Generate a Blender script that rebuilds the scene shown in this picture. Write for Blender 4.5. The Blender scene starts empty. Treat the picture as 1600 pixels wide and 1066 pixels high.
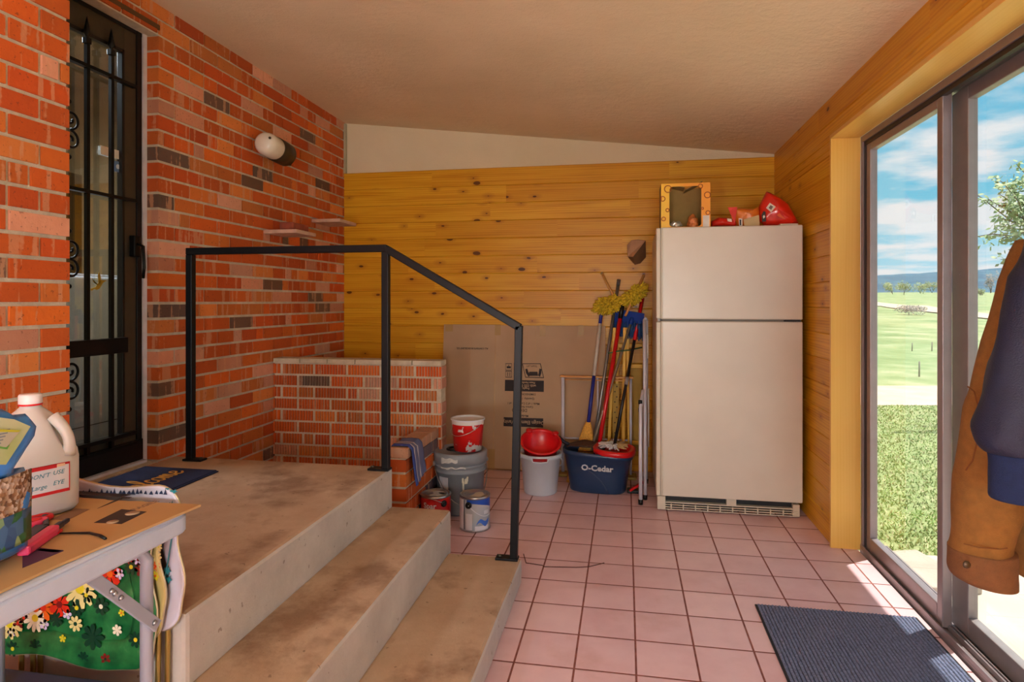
import bpy, bmesh, math, random
from mathutils import Vector, Matrix, noise
random.seed(7)
C = bpy.context.scene.collection
SC = bpy.context.scene
PI = math.pi
# ---------------------------------------------------------------- camera model
F, YAW, YH, CH = 975.0, 0.18, 471.0, 1.25
cy_, sy_ = math.cos(YAW), math.sin(YAW)
def P(x, y, X=None, Y=None, Z=None, D=None):
    """a point of the room on the sight line of photo pixel (x, y) at a chosen real wall, floor or depth"""
    a = (x - 800) / F; b = (YH - y) / F
    d = (cy_ * a - sy_, sy_ * a + cy_, b)
    if X is not None: t = X / d[0]
    elif Y is not None: t = Y / d[1]
    elif Z is not None: t = (Z - CH) / d[2]
    else: t = D
    return Vector((d[0] * t, d[1] * t, CH + d[2] * t))
def V(*a): return Vector(a)
# ---------------------------------------------------------------- room numbers
XL, XN, XR, YB, YNEAR = -2.215, -1.915, 1.035, 4.67, -2.6
ZCL, ZCR = 2.68, 2.295
def zceil(x): return ZCL + (x - XL) * (ZCR - ZCL) / (XR - XL)
ZW = 2.272
# ---------------------------------------------------------------- materials
def lin(r, g, b):
    f = lambda v: (v / 255 / 12.92) if v / 255 <= .04045 else ((v / 255 + .055) / 1.055) ** 2.4
    return (f(r), f(g), f(b), 1)
class NT:
    def __init__(s, name):
        s.m = bpy.data.materials.new(name); s.m.use_nodes = True
        s.t = s.m.node_tree; s.n = s.t.nodes; s.l = s.t.links
        s.p = s.n['Principled BSDF']; s.o = s.n['Material Output']
    def add(s, typ, **kw):
        n = s.n.new(typ)
        for k, v in kw.items():
            if k in n.inputs: 
                if hasattr(v, 'is_linked'): s.l.new(v, n.inputs[k])
                else: n.inputs[k].default_value = v
            else: setattr(n, k, v)
        return n
    def link(s, a, b): s.l.new(a, b)
    def math(s, op, a, b=None, c=None):
        n = s.n.new('ShaderNodeMath'); n.operation = op
        for i, v in enumerate((a, b, c)):
            if v is None: continue
            if hasattr(v, 'is_linked'): s.l.new(v, n.inputs[i])
            else: n.inputs[i].default_value = v
        return n.outputs[0]
    def mix(s, fac, a, b, blend='MIX'):
        n = s.n.new('ShaderNodeMix'); n.data_type = 'RGBA'; n.blend_type = blend
        for i, v in ((0, fac), (6, a), (7, b)):
            if hasattr(v, 'is_linked'): s.l.new(v, n.inputs[i])
            else: n.inputs[i].default_value = v
        return n.outputs[2]
    def ramp(s, fac, stops):
        n = s.n.new('ShaderNodeValToRGB'); e = n.color_ramp.elements
        while len(e) < len(stops): e.new(.5)
        for i, (p, c) in enumerate(stops):
            e[i].position = p; e[i].color = c if len(c) == 4 else (*c, 1)
        s.l.new(fac, n.inputs[0]); return n.outputs[0]
    def noise(s, vec, scale, detail=3, rough=.5, out=0):
        n = s.add('ShaderNodeTexNoise', Scale=scale, Detail=detail, Roughness=rough)
        if vec is not None: s.l.new(vec, n.inputs['Vector'])
        return n.outputs[out]
    def mapping(s, vec, scale=(1, 1, 1), loc=(0, 0, 0), rot=(0, 0, 0)):
        n = s.n.new('ShaderNodeMapping'); s.l.new(vec, n.inputs[0])
        n.inputs[1].default_value = loc; n.inputs[2].default_value = rot; n.inputs[3].default_value = scale
        return n.outputs[0]
    def bump(s, h, strength=.3, dist=.01):
        n = s.n.new('ShaderNodeBump'); n.inputs['Strength'].default_value = strength
        n.inputs['Distance'].default_value = dist
        s.l.new(h, n.inputs['Height']); s.l.new(n.outputs[0], s.p.inputs['Normal'])
    def coord(s, k='Object'):
        return s.n.new('ShaderNodeTexCoord').outputs[k]
    def attr(s, name, out=0):
        n = s.n.new('ShaderNodeAttribute'); n.attribute_name = name; return n.outputs[out]
    def set(s, **kw):
        for k, v in kw.items():
            k = k.replace('_', ' ')
            if hasattr(v, 'is_linked'): s.l.new(v, s.p.inputs[k])
            else: s.p.inputs[k].default_value = v
MATS = {}
def M(name, col, rough=.5, metal=0., var=.12, ns=14., bump=0., bs=60., spec=.5, coat=0., trans=0., sub=0.):
    """plain procedural material: base colour with cloudy variation and fine bump"""
    if name in MATS: return MATS[name]
    s = NT(name); co = s.coord()
    c = lin(*col)
    n = s.noise(co, ns, 4)
    dark = tuple(v * (1 - var) for v in c[:3]) + (1,); lite = tuple(min(1, v * (1 + var)) for v in c[:3]) + (1,)
    s.set(Base_Color=s.ramp(n, [(.3, dark), (.7, lite)]), Roughness=rough, Metallic=metal)
    s.p.inputs['Specular IOR Level'].default_value = spec
    s.p.inputs['Coat Weight'].default_value = coat
    s.p.inputs['Transmission Weight'].default_value = trans
    s.p.inputs['Subsurface Weight'].default_value = sub
    if bump: s.bump(s.noise(co, bs, 4), bump, .004)
    MATS[name] = s.m
    return s.m
def mat_brick(name, rib=False):
    s = NT(name); co = s.coord(); a = s.attr('bc'); al = s.attr('bc', 3)
    n1 = s.noise(co, 22, 4, .6)
    base = s.mix(s.math('MULTIPLY', n1, .34), a, lin(150, 54, 20))
    # lime bloom: upright runs of whitish staining, more on some bricks
    cb = s.n.new('ShaderNodeCombineXYZ'); s.link(s.math('MULTIPLY', al, 37), cb.inputs[0]); s.link(s.math('MULTIPLY', al, 53), cb.inputs[1])
    ad = s.n.new('ShaderNodeVectorMath'); ad.operation = 'ADD'; s.link(s.mapping(co, (30, 30, 2.4)), ad.inputs[0]); s.link(cb.outputs[0], ad.inputs[1])
    st = s.noise(ad.outputs[0], 1.0, 2, .5)
    fine = s.noise(co, 60, 3)
    blo = s.math('ADD', st, s.math('MULTIPLY', fine, .16))
    thr = s.math('SUBTRACT', blo, s.math('SUBTRACT', .74, s.math('MULTIPLY', al, .13)))
    fac = s.math('MINIMUM', s.math('MAXIMUM', s.math('MULTIPLY', thr, 11), 0), .55)
    col = s.mix(fac, base, lin(206, 150, 112))
    sp = s.noise(co, 90, 2)
    col = s.mix(s.math('MULTIPLY', s.math('GREATER_THAN', sp, .68), .45), col, lin(70, 34, 26))
    s.set(Base_Color=col, Roughness=.82)
    s.bump(s.noise(co, 70, 5, .65), .5, .004)
    return s.m
def mat_mortar():
    s = NT('mortar'); co = s.coord()
    s.set(Base_Color=s.ramp(s.noise(co, 14, 5, .65), [(.3, lin(182, 170, 148)), (.7, lin(216, 204, 182))]), Roughness=.95)
    s.bump(s.noise(co, 110, 5, .7), .7, .004); return s.m
def mat_wood(name, light, mid, dark, knot=True, rough=.36, sat=1.):
    s = NT(name); uv = s.attr('UVMap', 1)
    g = s.mapping(uv, (1.1, 17, 1))
    w = s.noise(g, 1.3, 3, .5)
    ring = s.n.new('ShaderNodeTexWave'); ring.wave_type = 'BANDS'; ring.bands_direction = 'Y'
    s.link(s.mapping(uv, (.35, 9, 1)), ring.inputs[0]); ring.inputs['Scale'].default_value = 2.2
    ring.inputs['Distortion'].default_value = 9; ring.inputs['Detail'].default_value = 3; ring.inputs['Detail Scale'].default_value = .8
    t = s.math('ADD', s.math('MULTIPLY', w, .8), s.math('MULTIPLY', ring.outputs['Fac'], .2))
    col = s.ramp(t, [(.28, lin(*dark)), (.48, lin(*mid)), (.7, lin(*light))])
    pl = s.noise(s.mapping(s.attr('prnd', 2), (1, 1, 1)), 1, 0)   # plank to plank tone
    pr = s.attr('prnd', 2)
    col = s.mix(s.math('MULTIPLY', pr, .45), col, lin(*dark))
    if knot:
        v = s.n.new('ShaderNodeTexVoronoi'); v.feature = 'F1'; v.voronoi_dimensions = '2D'; v.inputs['Scale'].default_value = 1.0
        wob = s.n.new('ShaderNodeVectorMath'); wob.operation = 'ADD'
        nz = s.n.new('ShaderNodeVectorMath'); nz.operation = 'SCALE'; nz.inputs['Scale'].default_value = .10
        nn = s.n.new('ShaderNodeTexNoise'); nn.inputs['Scale'].default_value = 9; s.link(uv, nn.inputs[0])
        s.link(nn.outputs[1], nz.inputs[0])
        s.link(s.mapping(uv, (4.2, 8.5, 1)), wob.inputs[0]); s.link(nz.outputs[0], wob.inputs[1])
        s.link(wob.outputs[0], v.inputs['Vector'])
        d = v.outputs['Distance']
        halo = s.math('SUBTRACT', 1, s.math('MINIMUM', s.math('MULTIPLY', d, 4.0), 1))
        keep = s.n.new('ShaderNodeSeparateColor'); s.link(v.outputs['Color'], keep.inputs[0])
        k1 = s.math('GREATER_THAN', keep.outputs[0], .6)
        col = s.mix(s.math('MULTIPLY', s.math('MULTIPLY', halo, k1), .55), col, lin(150, 78, 24))
        core = s.math('MULTIPLY', s.math('LESS_THAN', d, s.math('ADD', .022, s.math('MULTIPLY', s.math('POWER', keep.outputs[1], 2.5), .1))), k1)
        col = s.mix(s.math('MULTIPLY', core, .85), col, lin(72, 30, 12))
    s.set(Base_Color=col, Roughness=rough); s.p.inputs['Specular IOR Level'].default_value = .3
    s.bump(w, .12, .003)
    return s.m
def mat_plaster(name, a, b, bs=26, bst=.35):
    s = NT(name); co = s.coord()
    s.set(Base_Color=s.ramp(s.noise(co, 1.6, 4), [(.3, lin(*a)), (.7, lin(*b))]), Roughness=.9)
    h = s.math('ADD', s.noise(co, bs, 5, .6), s.math('MULTIPLY', s.noise(co, bs * 5, 3), .3))
    s.bump(h, bst, .012); return s.m
TS, TSY, TX0, TY0 = .2077, .2191, .0353, 3.003
def mat_tile():
    s = NT('floor_tile'); co = s.coord()
    sep = s.n.new('ShaderNodeSeparateXYZ'); s.link(co, sep.inputs[0])
    u = s.math('DIVIDE', s.math('SUBTRACT', sep.outputs[0], TX0), TS)
    v = s.math('DIVIDE', s.math('SUBTRACT', sep.outputs[1], TY0), TSY)
    fu = s.math('ABSOLUTE', s.math('SUBTRACT', s.math('FRACT', u), .5))
    fv = s.math('ABSOLUTE', s.math('SUBTRACT', s.math('FRACT', v), .5))
    e = s.math('MAXIMUM', fu, fv)
    cmb = s.n.new('ShaderNodeCombineXYZ'); s.link(s.math('FLOOR', u), cmb.inputs[0]); s.link(s.math('FLOOR', v), cmb.inputs[1])
    wn = s.n.new('ShaderNodeTexWhiteNoise'); s.link(cmb.outputs[0], wn.inputs[0])
    g = s.math('GREATER_THAN', e, .483)
    t = s.math('ADD', s.math('MULTIPLY', s.noise(co, 7, 5, .6), .75), s.math('MULTIPLY', wn.outputs[0], .25))
    col = s.ramp(t, [(.25, lin(214, 176, 182)), (.5, lin(224, 190, 196)), (.75, lin(232, 200, 204))])
    dirt = s.noise(co, 3.1, 5, .7)
    col = s.mix(s.math('MULTIPLY', s.math('MAXIMUM', s.math('SUBTRACT', dirt, .55), 0), 1.6), col, lin(184, 136, 118))
    col = s.mix(g, col, s.ramp(s.noise(co, 30, 3), [(.3, lin(112, 58, 50)), (.7, lin(150, 88, 76))]))
    s.set(Base_Color=col, Roughness=s.math('ADD', .34, s.math('MULTIPLY', g, .5)))
    h = s.math('MULTIPLY', s.math('SUBTRACT', .5, s.math('MAXIMUM', e, .47)), 33)
    s.bump(s.math('ADD', h, s.math('MULTIPLY', s.noise(co, 60, 3), .06)), .45, .003)
    return s.m
def mat_concrete():
    s = NT('worn_concrete'); co = s.coord()
    geo = s.n.new('ShaderNodeNewGeometry'); sepn = s.n.new('ShaderNodeSeparateXYZ'); s.link(geo.outputs['True Normal'], sepn.inputs[0])
    up = s.math('GREATER_THAN', sepn.outputs[2], .5)
    n = s.noise(co, 3.0, 6, .68); n2 = s.noise(s.mapping(co, (2.2, 2.2, 1)), 1.5, 5, .62)
    gray = s.ramp(n, [(.3, lin(172, 164, 156)), (.7, lin(202, 194, 186))])
    tan = s.ramp(n, [(.28, lin(164, 134, 106)), (.72, lin(192, 164, 136))])
    col = s.mix(up, gray, tan)                               # upward faces tan, other faces grey
    stain = s.math('MULTIPLY', s.math('MULTIPLY', s.math('MAXIMUM', s.math('SUBTRACT', n2, .52), 0), 4.2), up)
    col = s.mix(s.math('MINIMUM', stain, .6), col, lin(104, 64, 34))
    sp = s.noise(co, 34, 2)
    col = s.mix(s.math('MULTIPLY', s.math('GREATER_THAN', sp, .72), .5), col, lin(92, 66, 46))
    s.set(Base_Color=col, Roughness=.88)
    s.bump(s.math('ADD', s.noise(co, 60, 5, .7), s.math('MULTIPLY', n, .8)), .3, .006); return s.m
def mat_glass(name, tint=(1, 1, 1), gloss=.5):
    """thin pane: clear with a fresnel reflection"""
    s = NT(name); s.n.remove(s.p)
    fr = s.add('ShaderNodeFresnel', IOR=1.45); t = s.add('ShaderNodeBsdfTransparent', Color=(*tint, 1))
    g = s.add('ShaderNodeBsdfGlossy', Roughness=.02)
    mx = s.n.new('ShaderNodeMixShader')
    s.link(s.math('MULTIPLY', fr.outputs[0], gloss), mx.inputs[0])
    s.link(t.outputs[0], mx.inputs[1]); s.link(g.outputs[0], mx.inputs[2]); s.link(mx.outputs[0], s.o.inputs[0])
    return s.m
def mat_stripes(name, axis, scale, stops, rough=.85, bump=.3):
    s = NT(name); co = s.coord(); sep = s.n.new('ShaderNodeSeparateXYZ'); s.link(co, sep.inputs[0])
    f = s.math('FRACT', s.math('MULTIPLY', sep.outputs[axis], scale))
    r = s.ramp(f, stops); s.set(Base_Color=r, Roughness=rough); s.bump(s.noise(co, 160, 2), bump, .003)
    return s.m
def emit(name, col, st):
    s = NT(name); s.set(Base_Color=(*col, 1)); s.p.inputs['Emission Color'].default_value = (*col, 1)
    s.p.inputs['Emission Strength'].default_value = st; return s.m
# ---------------------------------------------------------------- mesh building
class MB:
    def __init__(s, uv=False, col=False, prnd=False):
        s.bm = bmesh.new(); s.mi = 0
        s.uv = s.bm.loops.layers.uv.new('UVMap') if uv else None
        s.col = s.bm.loops.layers.float_color.new('bc') if col else None
        s.pr = s.bm.faces.layers.float.new('prnd') if prnd else None
    def face(s, pts, mi=None):
        vs = [s.bm.verts.new(p) for p in pts]
        f = s.bm.faces.new(vs); f.material_index = s.mi if mi is None else mi; return f
    def box(s, a, b, bev=0., mi=None):
        a = Vector(a); b = Vector(b)
        lo = Vector([min(a[i], b[i]) for i in range(3)]); hi = Vector([max(a[i], b[i]) for i in range(3)])
        return s.obox((lo + hi) / 2, (1, 0, 0), (0, 1, 0), (0, 0, 1), hi - lo, bev, mi)
    def obox(s, c, ax, ay, az, size, bev=0., mi=None):
        c = Vector(c); ax, ay, az = (Vector(v).normalized() for v in (ax, ay, az))
        x, y, z = (q / 2 for q in size)
        co = [c + ax * (x * i) + ay * (y * j) + az * (z * k) for k in (-1, 1) for j in (-1, 1) for i in (-1, 1)]
        vs = [s.bm.verts.new(p) for p in co]; fs = []
        for q in ((0, 2, 3, 1), (4, 5, 7, 6), (0, 1, 5, 4), (2, 6, 7, 3), (0, 4, 6, 2), (1, 3, 7, 5)):
            f = s.bm.faces.new([vs[i] for i in q]); f.material_index = s.mi if mi is None else mi; fs.append(f)
        if ax.cross(ay).dot(az) < 0:
            for f in fs: f.normal_flip()
        if bev:
            ed = list({e for f in fs for e in f.edges})
            bmesh.ops.bevel(s.bm, geom=ed, offset=bev, segments=2, affect='EDGES', profile=.5)
        return fs
    def prism(s, poly, d, mi=None):
        """polygon of 3-D points pushed along vector d"""
        d = Vector(d); a = [s.bm.verts.new(p) for p in poly]; b = [s.bm.verts.new(Vector(p) + d) for p in poly]
        n = len(a); m = s.mi if mi is None else mi; fs = []
        nrm = (Vector(poly[1]) - Vector(poly[0])).cross(Vector(poly[2]) - Vector(poly[1]))
        fs.append(s.bm.faces.new(a[::-1])); fs.append(s.bm.faces.new(b))
        for i in range(n): fs.append(s.bm.faces.new((a[i], a[(i + 1) % n], b[(i + 1) % n], b[i])))
        for f in fs: f.material_index = m
        bmesh.ops.recalc_face_normals(s.bm, faces=fs); return fs
    def rings(s, rr, cap=True, closed=False, mi=None):
        m = s.mi if mi is None else mi
        vv = [[s.bm.verts.new(p) for p in r] for r in rr]; n = len(rr[0]); fs = []
        K = len(vv)
        for k in range(K if closed else K - 1):
            A = vv[k]; B = vv[(k + 1) % K]
            for i in range(n):
                fs.append(s.bm.faces.new((A[i], A[(i + 1) % n], B[(i + 1) % n], B[i])))
        if cap and not closed:
            fs.append(s.bm.faces.new(vv[0][::-1])); fs.append(s.bm.faces.new(vv[-1]))
        for f in fs: f.material_index = m; f.smooth = True
        bmesh.ops.recalc_face_normals(s.bm, faces=fs)
        return fs
    def tube(s, pts, r, n=10, cap=True, closed=False, mi=None, flat=1., up=None):
        pts = [Vector(p) for p in pts]; K = len(pts)
        rad = r if isinstance(r, (list, tuple)) else [r] * K
        rr = []; prev = None
        for k in range(K):
            if closed: t = pts[(k + 1) % K] - pts[k - 1]
            else: t = pts[min(k + 1, K - 1)] - pts[max(k - 1, 0)]
            t.normalize()
            if prev is None:
                a = Vector(up) if up else (Vector((0, 0, 1)) if abs(t.z) < .9 else Vector((1, 0, 0)))
            else: a = prev
            a = (a - t * a.dot(t)).normalized(); b = t.cross(a); prev = a
            rr.append([pts[k] + (a * math.cos(2 * PI * i / n) * flat + b * math.sin(2 * PI * i / n)) * rad[k] for i in range(n)])
        return s.rings(rr, cap, closed, mi)
    def rod(s, p, q, r, n=10, mi=None): return s.tube([p, q], r, n, mi=mi)
    def lathe(s, prof, c=(0, 0, 0), n=32, mat=None, cap=True, sx=1., sy=1., mi=None, closed=False):
        """profile of (radius, z) around a vertical axis, or an axis given by a 4x4"""
        rr = []
        for r, z in prof:
            ring = []
            for i in range(n):
                t = 2 * PI * i / n; p = Vector((r * math.cos(t) * sx, r * math.sin(t) * sy, z))
                ring.append((mat @ p) if mat is not None else p + Vector(c))
            rr.append(ring)
        return s.rings(rr, cap, closed, mi)
    def sheet(s, fn, nu, nv, mi=None, smooth=True):
        g = [[s.bm.verts.new(fn(i / nu, j / nv)) for j in range(nv + 1)] for i in range(nu + 1)]; fs = []
        for i in range(nu):
            for j in range(nv):
                f = s.bm.faces.new((g[i][j], g[i + 1][j], g[i + 1][j + 1], g[i][j + 1])); f.smooth = smooth
                f.material_index = s.mi if mi is None else mi; fs.append(f)
        return fs
    def ball(s, c, r, sc=(1, 1, 1), seg=16, mi=None):
        prof = [(max(1e-4, math.sin(PI * k / (seg // 2))) * r, -math.cos(PI * k / (seg // 2)) * r) for k in range(seg // 2 + 1)]
        mt = Matrix.Translation(Vector(c)) @ Matrix.Diagonal((*sc, 1))
        return s.lathe(prof, n=seg, mat=mt, mi=mi)
ORG = {}
def new(name, mb, mats, parent=None, solid=0., smooth=None, bevel=0., subd=0):
    me = bpy.data.meshes.new(name)
    o = bpy.data.objects.new(name, me); C.objects.link(o)
    org = Vector((0, 0, 0))
    if parent is not None:
        o.parent = parent; org = ORG.get(parent.name, Vector((0, 0, 0)))
    else:
        lo = [min((v.co[i] for v in mb.bm.verts)) for i in range(3)]; hi = [max((v.co[i] for v in mb.bm.verts)) for i in range(3)]
        if parent is None and getattr(mb, 'pivot', True) and not getattr(mb, 'world', False):
            org = Vector(((lo[0] + hi[0]) / 2, (lo[1] + hi[1]) / 2, lo[2])); o.location = org
    if org.length: bmesh.ops.translate(mb.bm, verts=mb.bm.verts[:], vec=-org)
    ORG[o.name] = org
    mb.bm.to_mesh(me); mb.bm.free()
    for m in (mats if isinstance(mats, (list, tuple)) else [mats]): me.materials.append(m)
    if smooth is not None:
        for p in me.polygons: p.use_smooth = smooth
    if solid:
        md = o.modifiers.new('thickness', 'SOLIDIFY'); md.thickness = solid; md.offset = 0
    if subd:
        md = o.modifiers.new('subdivision', 'SUBSURF'); md.levels = subd; md.render_levels = subd
    if bevel:
        md = o.modifiers.new('bevel', 'BEVEL'); md.width = bevel; md.segments = 2; md.limit_method = 'ANGLE'
    return o
def thing(name, label, cat, loc, group=None):
    o = bpy.data.objects.new(name, None); C.objects.link(o); o.empty_display_size = .1
    o.location = loc; ORG[o.name] = Vector(loc); o['label'] = label; o['category'] = cat
    if group: o['group'] = group
    return o
def tag(o, label, cat, group=None):
    o['label'] = label; o['category'] = cat
    if group: o['group'] = group
    return o
def struct(o): o['kind'] = 'structure'; return o
def frame_m(origin, ax, ay):
    """local x -> ax, local y -> ay, local z -> their normal"""
    ax = Vector(ax).normalized(); ay = Vector(ay); ay = (ay - ax * ay.dot(ax)).normalized(); az = ax.cross(ay)
    m = Matrix.Identity(4)
    for i in range(3): m[i][0] = ax[i]; m[i][1] = ay[i]; m[i][2] = az[i]; m[i][3] = origin[i]
    return m
def letters(mb, text, size, m, mi=0, align='CENTER', ext=.0006, sx=1., bold=0., shear=0.):
    cu = bpy.data.curves.new('t', 'FONT'); cu.body = text; cu.size = size; cu.align_x = align; cu.align_y = 'CENTER'
    cu.extrude = ext; cu.offset = bold; cu.resolution_u = 2; cu.shear = shear
    ob = bpy.data.objects.new('t', cu); C.objects.link(ob)
    me = bpy.data.meshes.new_from_object(ob)
    mat = m @ Matrix.Diagonal((sx, 1, 1, 1))
    vs = [mb.bm.verts.new(mat @ v.co) for v in me.vertices]
    for p in me.polygons:
        try: f = mb.bm.faces.new([vs[i] for i in p.vertices]); f.material_index = mi
        except ValueError: pass
    bpy.data.objects.remove(ob); bpy.data.curves.remove(cu); bpy.data.meshes.remove(me)
def flat_on(mb, m, poly, t=.0008, mi=0):
    """a printed patch: 2-D polygon laid on the frame m"""
    pts = [m @ Vector((x, y, 0)) for x, y in poly]
    n = (m.to_3x3() @ Vector((0, 0, 1)))
    mb.prism(pts, n * t, mi)
def rect(x0, y0, x1, y1): return [(x0, y0), (x1, y0), (x1, y1), (x0, y1)]
def disc(x, y, r, n=14, sx=1.): return [(x + sx * r * math.cos(2 * PI * i / n), y + r * math.sin(2 * PI * i / n)) for i in range(n)]
# ================================================================ THE ROOM
brick_m = mat_brick('red_brick'); rib_m = mat_brick('ribbed_brick', True); mortar_m = mat_mortar()
wood_m = mat_wood('knotty_pine', (230, 178, 50), (220, 162, 34), (194, 128, 18))
jamb_m = mat_wood('varnished_jamb', (230, 184, 96), (228, 181, 92), (224, 175, 84), knot=False, rough=.3)
plaster_m = mat_plaster('cream_plaster', (214, 200, 166), (226, 212, 182))
ceil_m = mat_plaster('ceiling_plaster', (218, 200, 164), (230, 212, 178), 20, .45)
tile_m = mat_tile(); conc_m = mat_concrete()
PAL = [(208, 94, 22), (202, 86, 18), (212, 104, 28), (192, 78, 20), (206, 112, 42), (214, 126, 58), (210, 98, 26), (204, 92, 24), (198, 88, 24)]
DARK = [(92, 78, 64), (84, 76, 66), (104, 84, 64)]
PINK = [(212, 150, 120), (206, 140, 108), (216, 160, 132)]
def brick_course(mb, O, U, N, u0, u1, z0, z1, depth, ribbed, rnd, force=None):
    """one brick, box or ribbed"""
    r = rnd.random()
    c = rnd.choice(DARK) if r < .022 else rnd.choice(PINK) if r < .15 else rnd.choice(PAL)
    if force: c = force
    k = rnd.uniform(.88, 1.1); c = lin(*(min(255, v * k) for v in c))
    al = rnd.random() ** 1.2
    def put(a, b, out, zz0=z0, zz1=z1):
        p = O + U * a; q = O + U * b
        ctr = (p + q) / 2 + N * (out - depth) / 2; ctr.z = (zz0 + zz1) / 2
        return mb.obox(ctr, U, N, (0, 0, 1), (b - a, out + depth, zz1 - zz0), 0, 0)
    fs = []
    if ribbed and u1 - u0 > .03:
        fs0 = put(u0, u1, -.009)
        g_ = lin(196, 146, 124)
        for f in fs0:
            for l in f.loops: l[mb.col] = (*g_[:3], .2)
        n = max(2, int((u1 - u0) / .018)); w = (u1 - u0) / n
        for i in range(n):
            a = u0 + i * w; fs += put(a + w * .06, a + w * .72, rnd.uniform(.0, .002))
    else:
        fs += put(u0, u1, rnd.uniform(-.0015, .0015))
    for f in fs:
        for l in f.loops: l[mb.col] = (c[0], c[1], c[2], al)
def brick_wall(mb, O, U, N, L, z0, z1, holes=(), course=.0762, length=.222, depth=.09, ribbed=False, seed=1, phase=0., dark=()):
    rnd = random.Random(seed); O = Vector(O); U = Vector(U); N = Vector(N); j = .0135
    nrow = int(math.ceil((z1 - z0) / course - 1e-6))
    for k in range(nrow):
        a = z0 + k * course; b = min(a + course, z1); zm = (a + b) / 2
        runs = [(0., L)]
        for (h0, h1, g0, g1) in holes:
            if g0 < zm < g1:
                nr = []
                for (p, q) in runs:
                    if h1 <= p or h0 >= q: nr.append((p, q)); continue
                    if h0 > p: nr.append((p, h0))
                    if h1 < q: nr.append((h1, q))
                runs = nr
        for (p, q) in runs:      # mortar bed
            p2, q2 = p + .006, q - .006
            ctr = O + U * ((p2 + q2) / 2) - N * (depth + .012) / 2; ctr.z = zm
            fs = mb.obox(ctr, U, N, (0, 0, 1), (q2 - p2, depth - .004 - .0, b - a), 0, 1)
            for f in fs:
                for l in f.loops: l[mb.col] = (.5, .5, .5, 0)
            u = -length + (length / 2 if k % 2 else 0) + phase
            while u < q:
                e = u + length
                cuts = [(u, e)]
                if rnd.random() < .16: mdl = u + length * rnd.choice((.33, .5, .66)); cuts = [(u, mdl), (mdl, e)]
                for (s0, s1) in cuts:
                    x0 = p if s0 < p + j else s0 + j / 2; x1 = q if s1 > q - j else s1 - j / 2
                    fc = None
                    for (dr, du, dc) in dark:
                        if dr == k and x0 <= du <= x1: fc = dc
                    if x1 - x0 > .022 and b - a > .02: brick_course(mb, O, U, N, x0, x1, a + j / 2, b - j / 2, depth, ribbed, rnd, fc)
                u = e
def plank_wall(mb, O, U, N, L, z0, z1, holes=(), ph=.1345, th=.02, seed=3):
    """tongue-and-groove boards counted down from z1"""
    rnd = random.Random(seed); O = Vector(O); U = Vector(U); N = Vector(N)
    k = 0; top = z1; nxt = z1 - ph
    while top > z0 + 1e-4:
        bot = max(z0, nxt)
        for (h0, h1, g0, g1) in holes:
            for g in (g0, g1):
                if bot + .004 < g < top - .004: bot = g
        zm = (top + bot) / 2
        runs = [(0., L)]
        for (h0, h1, g0, g1) in holes:
            nr = []
            for (p, q) in runs:
                if not (g0 < zm < g1) or h1 <= p or h0 >= q: nr.append((p, q)); continue
                if h0 > p: nr.append((p, h0))
                if h1 < q: nr.append((h1, q))
            runs = nr
        for (p, q) in runs:
            cuts = [p]; x = p + rnd.uniform(.5, 1.9)
            while x < q - .25: cuts.append(x); x += rnd.uniform(.9, 2.2)
            cuts.append(q)
            for i in range(len(cuts) - 1):
                a, b = cuts[i], cuts[i + 1]; pr = rnd.random(); off = rnd.uniform(0, 60); ofv = rnd.uniform(0, 60)
                c = .0045; dd = .005
                def pt(u, z, n): 
                    v = O + U * u + N * n; v.z = z; return v
                quads = [((a, bot + c, 0), (b, bot + c, 0), (b, top - c, 0), (a, top - c, 0)),
                         ((a, bot, -dd), (b, bot, -dd), (b, bot + c, 0), (a, bot + c, 0)),
                         ((a, top - c, 0), (b, top - c, 0), (b, top, -dd), (a, top, -dd))]
                for q4 in quads:
                    pts = [pt(*t) for t in q4]
                    f = mb.face(pts)
                    if f.normal.dot(N) == 0: f.normal_update()
                    if f.normal.dot(N) < 0: f.normal_flip()
                    for l in f.loops:
                        w = l.vert.co; l[mb.uv].uv = ((w - O).dot(U) + off, w.z + ofv)
                    f[mb.pr] = pr
        top = bot; k += 1
        if bot <= nxt + 1e-6: nxt -= ph
def plank_box(mb, a, b, bev=.002, along=1, pr=None):
    """one trim board with the grain along an axis"""
    fs = mb.box(a, b, 0); pr = random.random() if pr is None else pr; off = random.uniform(0, 40)
    for f in fs:
        f[mb.pr] = pr
        for l in f.loops:
            c = l.vert.co; o = [i for i in range(3) if i != along]
            l[mb.uv].uv = (c[along] + off, c[o[0]] + c[o[1]] + off)
# floor -----------------------------------------------------------
mb = MB(); mb.world = True; mb.box((-2.6, YNEAR - .15, -.12), (1.15, YB + .2, 0))
struct(new('floor', mb, tile_m))
# small raised crack of grout by the bottom step
mb = MB(); cr = [P(818, 866, Z=.001), P(822, 880, Z=.001), P(848, 884, Z=.001), P(850, 886, Z=.001), P(900, 887, Z=.001), P(920, 886, Z=.001), P(944, 880, Z=.001)]
mb.tube([p + V(0, 0, .0004) for p in cr], .0022, 5)
struct(new('trim_1', mb, M('grout_crack', (84, 48, 40), .9)))
# ceiling ---------------------------------------------------------
mb = MB(); mb.world = True
xa, xb = -2.45, 1.145
mb.prism([(xa, YNEAR - .1, zceil(xa)), (xb, YNEAR - .1, zceil(xb)), (xb, YNEAR - .1, zceil(xb) + .16), (xa, YNEAR - .1, zceil(xa) + .16)], (0, YB + .2 - YNEAR, 0))
struct(new('ceiling', mb, ceil_m))
mb = MB(); mb.world = True   # eave outside over the sliding door
mb.prism([(1.147, YNEAR - .1, 2.36), (1.73, YNEAR - .1, 2.335), (1.73, YNEAR - .1, 2.46), (1.147, YNEAR - .1, 2.47)], (0, YB + .6 - YNEAR, 0))
struct(new('trim_2', mb, M('eave_paint', (206, 200, 190), .7)))
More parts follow.
